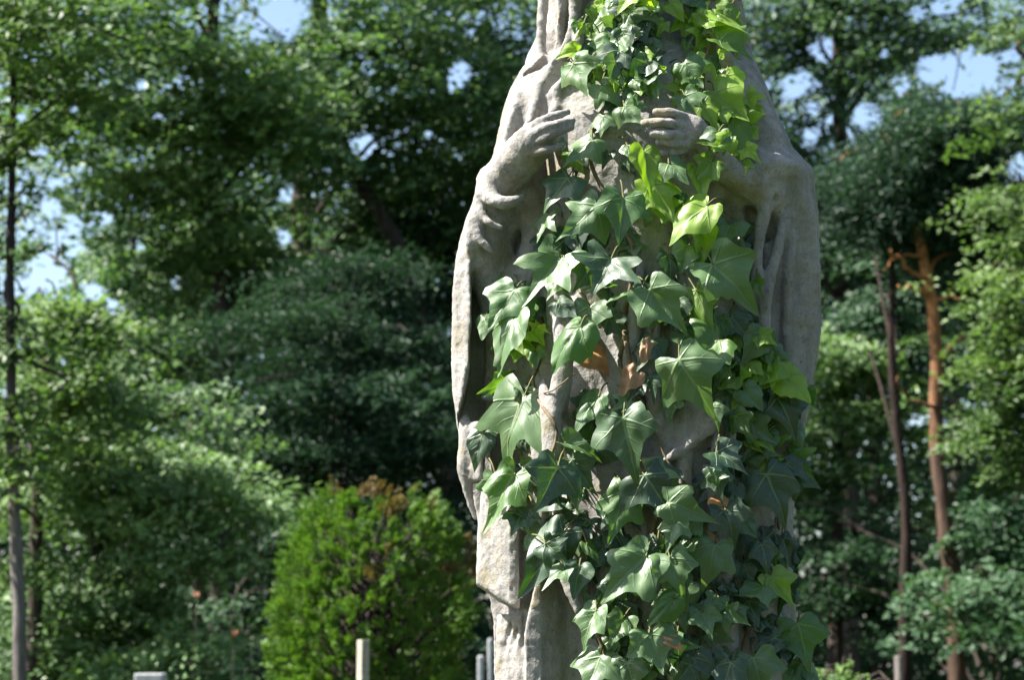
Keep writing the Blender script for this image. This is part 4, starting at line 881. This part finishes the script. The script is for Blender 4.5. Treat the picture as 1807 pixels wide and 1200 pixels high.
# ------------------------------------------------------------------ thuja bush
def thuja():
    rs = np.random.default_rng(5); D = 10.0
    base = W(655, 1250, D+CAMY); root = empty('thuja_bush', (float(base[0]), float(base[1]), 0)); tag(root, 'rounded bright green clipped conifer bush with brown dying patches', 'bush')
    OUT = [(880, 655, 2), (888, 580, 750), (908, 548, 780), (945, 524, 802), (990, 506, 815), (1050, 498, 824), (1080, 488, 822), (1130, 490, 806), (1200, 498, 800), (1400, 520, 780), (1600, 560, 740), (1650, 600, 700)]
    O = np.array([(a, b, c) if c > 5 else (a, 655-8, 655+8) for a, b, c in OUT], float)
    n = 5200; py = 886+(1640-886)*rs.random(n)**.85; l = np.interp(py, O[:, 0], O[:, 1]); r = np.interp(py, O[:, 0], O[:, 2])
    ph = rs.uniform(0, 2*np.pi, n); rr = rs.uniform(.84, 1.0, n)
    lob = 1+.06*np.sin(ph*5+py/50.)+.055*np.sin(ph*8-py/27.)
    sc = D/F; cx = (l+r)/2; a = (r-l)/2
    py = py+rs.normal(0, 6, n)-(np.abs(np.sin(cx*0+ph*3))*16*(py < 900))
    c0 = np.array([W(x, y, D+CAMY) for x, y in zip(cx, py)])
    P = c0+np.stack([np.cos(ph)*a*sc*rr*lob, np.sin(ph)*a*sc*rr*lob*.95, 0*ph], 1)
    P = P[P[:, 2] > .05]; ph = ph[:len(P)]
    outw = P-np.array([base[0], base[1], 0]); outw[:, 2] = 0; outw /= np.linalg.norm(outw, axis=1)[:, None]+1e-6
    zt = W(655, 870, D+CAMY)[2]; ft = np.clip((P[:, 2]-(zt-.55))/.55, 0, 1)
    brown = vnoise(P, 5.0, 9)*1.6+vnoise(P, 13, 10)*.9+(ft-.5)*.15+np.clip((P[:, 0]-base[0])*.5, -.3, .3)
    tone = np.where(brown > .52, .85, .3+.3*rs.random(len(P)))
    m = 46; N_ = len(P); i = np.repeat(np.arange(N_), m); M = len(i)
    axd = outw*1.0+np.array([0, 0, 1.0])*(.6+ft[:, None]*.6)+rs.normal(0, .42, (N_, 3)); axd /= np.linalg.norm(axd, axis=1)[:, None]
    side = np.cross(axd, rs.normal(0, 1, (N_, 3))); side /= np.linalg.norm(side, axis=1)[:, None]
    L = rs.uniform(.045, .085, N_); s = rs.random(M); w = (rs.random(M)-.5)*2*np.sin(np.pi*(.15+.8*s))*.38
    q = P[i]+axd[i]*(s*L[i])[:, None]+side[i]*(w*L[i])[:, None]+rs.normal(0, .003, (M, 3))
    d = axd[i]+side[i]*(w*1.8)[:, None]+rs.normal(0, .15, (M, 3)); d /= np.linalg.norm(d, axis=1)[:, None]
    nn = np.cross(axd, side)[i]+rs.normal(0, .4, (M, 3)); sd = np.cross(d, nn); sd /= np.linalg.norm(sd, axis=1)[:, None]
    ll = rs.uniform(.009, .018, M)[:, None]; ww = rs.uniform(.0035, .006, M)[:, None]
    V = np.stack([q-d*ll*.5, q+sd*ww, q+d*ll*.6, q-sd*ww], 1).reshape(-1, 3)
    tn = np.clip(tone[i]+rs.normal(0, .07, M), 0, 1)
    link('foliage', npmesh('foliage', V, np.arange(M*4).reshape(-1, 4), False, {'tone': np.repeat(tn, 4)}), M_THUJA, root)
    # dark inner mass of old twigs and stems
    lm = []
    for _ in range(9):
        x = rs.normal(0, .05); y = rs.normal(0, .05); lm.append(tube(spline([(base[0]+x, base[1]+y, -.05), (base[0]+x*1.5, base[1]+abs(y)*1.5, 1.0), (base[0]+x*1.8, base[1]+abs(y)*1.8, zt-.45)], 10), np.linspace(.03, .008, 10), 6))
    for _ in range(700):
        k = rs.integers(N_); a_ = P[k]; b_ = np.array([base[0], base[1], a_[2]-.25])+rs.normal(0, .04, 3); lm.append(tube([b_, (a_+b_)/2+rs.normal(0, .02, 3), a_], [.008, .006, .003], 4))
    v, f = merge(lm); link('stems', npmesh('stems', v, f), M_BARK, root)
thuja()

# ------------------------------------------------------------------ grave furniture and small things
c = W(641, 1130, 5.0); po = empty('wooden_post', (c[0], c[1], 0)); tag(po, 'thin pale weathered wooden post in front of the clipped bush', 'post')
me = boxmesh(-.017, .017, -.017, .017, -.1, c[2], .003); o = link('shaft', me, M_WOOD); o.location = (c[0], c[1], 0); o.rotation_euler = (0, 0, math.radians(38)); o.parent = po; o.matrix_parent_inverse = Matrix.Translation(-Vector(po.location))
gm = boxmesh(-.018, .018, -.018, .018, c[2]-.35, c[2]-.31, .002); o = link('crosspiece', gm, M_WOOD); o.location = (c[0], c[1]+.028, 0); o.scale = (5, .6, 1); o.parent = po; o.matrix_parent_inverse = Matrix.Translation(-Vector(po.location))
def stone_slab(px, py, w, D, lab, h=None, name='gravestone', w2=.14, mat=None):
    c = W(px, py, D+CAMY); r = empty(name, (c[0], c[1], 0)); tag(r, lab, 'gravestone')
    me = boxmesh(c[0]-w/2, c[0]+w/2, c[1], c[1]+w2, .2, c[2], .012); link('slab', me, mat or M_GRAVE, r)
    link('base', boxmesh(c[0]-w/2-.1, c[0]+w/2+.1, c[1]-.08, c[1]+w2+.1, -.05, .198, .012), M_PLINTH, r); return r
stone_slab(865, 1127, .030, 12, 'narrow pale marker just left of the stone figure\'s skirt, the taller of two')
stone_slab(848, 1157, .035, 12, 'narrow pale marker left of the stone figure\'s skirt, the shorter of two')
stone_slab(262, 1189, .16, 12, 'pale gravestone with only its top edge showing under leaves at the bottom left')
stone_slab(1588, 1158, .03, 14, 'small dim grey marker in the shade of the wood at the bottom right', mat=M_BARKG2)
def flower(px, py, D, lab, mat=M_RUST):
    c = W(px, py, D+CAMY); r = empty('dried_flower', (c[0], c[1], 0)); tag(r, lab, 'flower')
    v, f = tube(spline([(c[0]+.02, c[1], -.02), (c[0]-.02, c[1], c[2]*.5), c], 8), np.linspace(.003, .0015, 8), 6); link('stalk', npmesh('stalk', v, f), M_BARK, r)
    V = []; Fq = []; n = 0
    for k in range(16):
        a = rs.uniform(0, 6.28); e = rs.uniform(-.4, 1.2); d = np.array([math.cos(a)*math.cos(e), math.sin(a)*math.cos(e), math.sin(e)]); s = np.cross(d, [0, 0, 1]); s /= np.linalg.norm(s)+1e-6
        q = c+d*.004; V += [q, q+d*.018+s*.008, q+d*.034, q+d*.018-s*.008]; Fq.append((n, n+1, n+2, n+3)); n += 4
    link('petals', npmesh('petals', V, Fq, False), mat, r)
flower(347, 1052, 12, 'small reddish withered flower head above the leaves, low at the left')
flower(413, 1122, 12, 'small reddish withered flower head on a tall stalk, left of the clipped bush')
flower(488, 1188, 10, 'small orange flower head at the foot of the clipped bush')
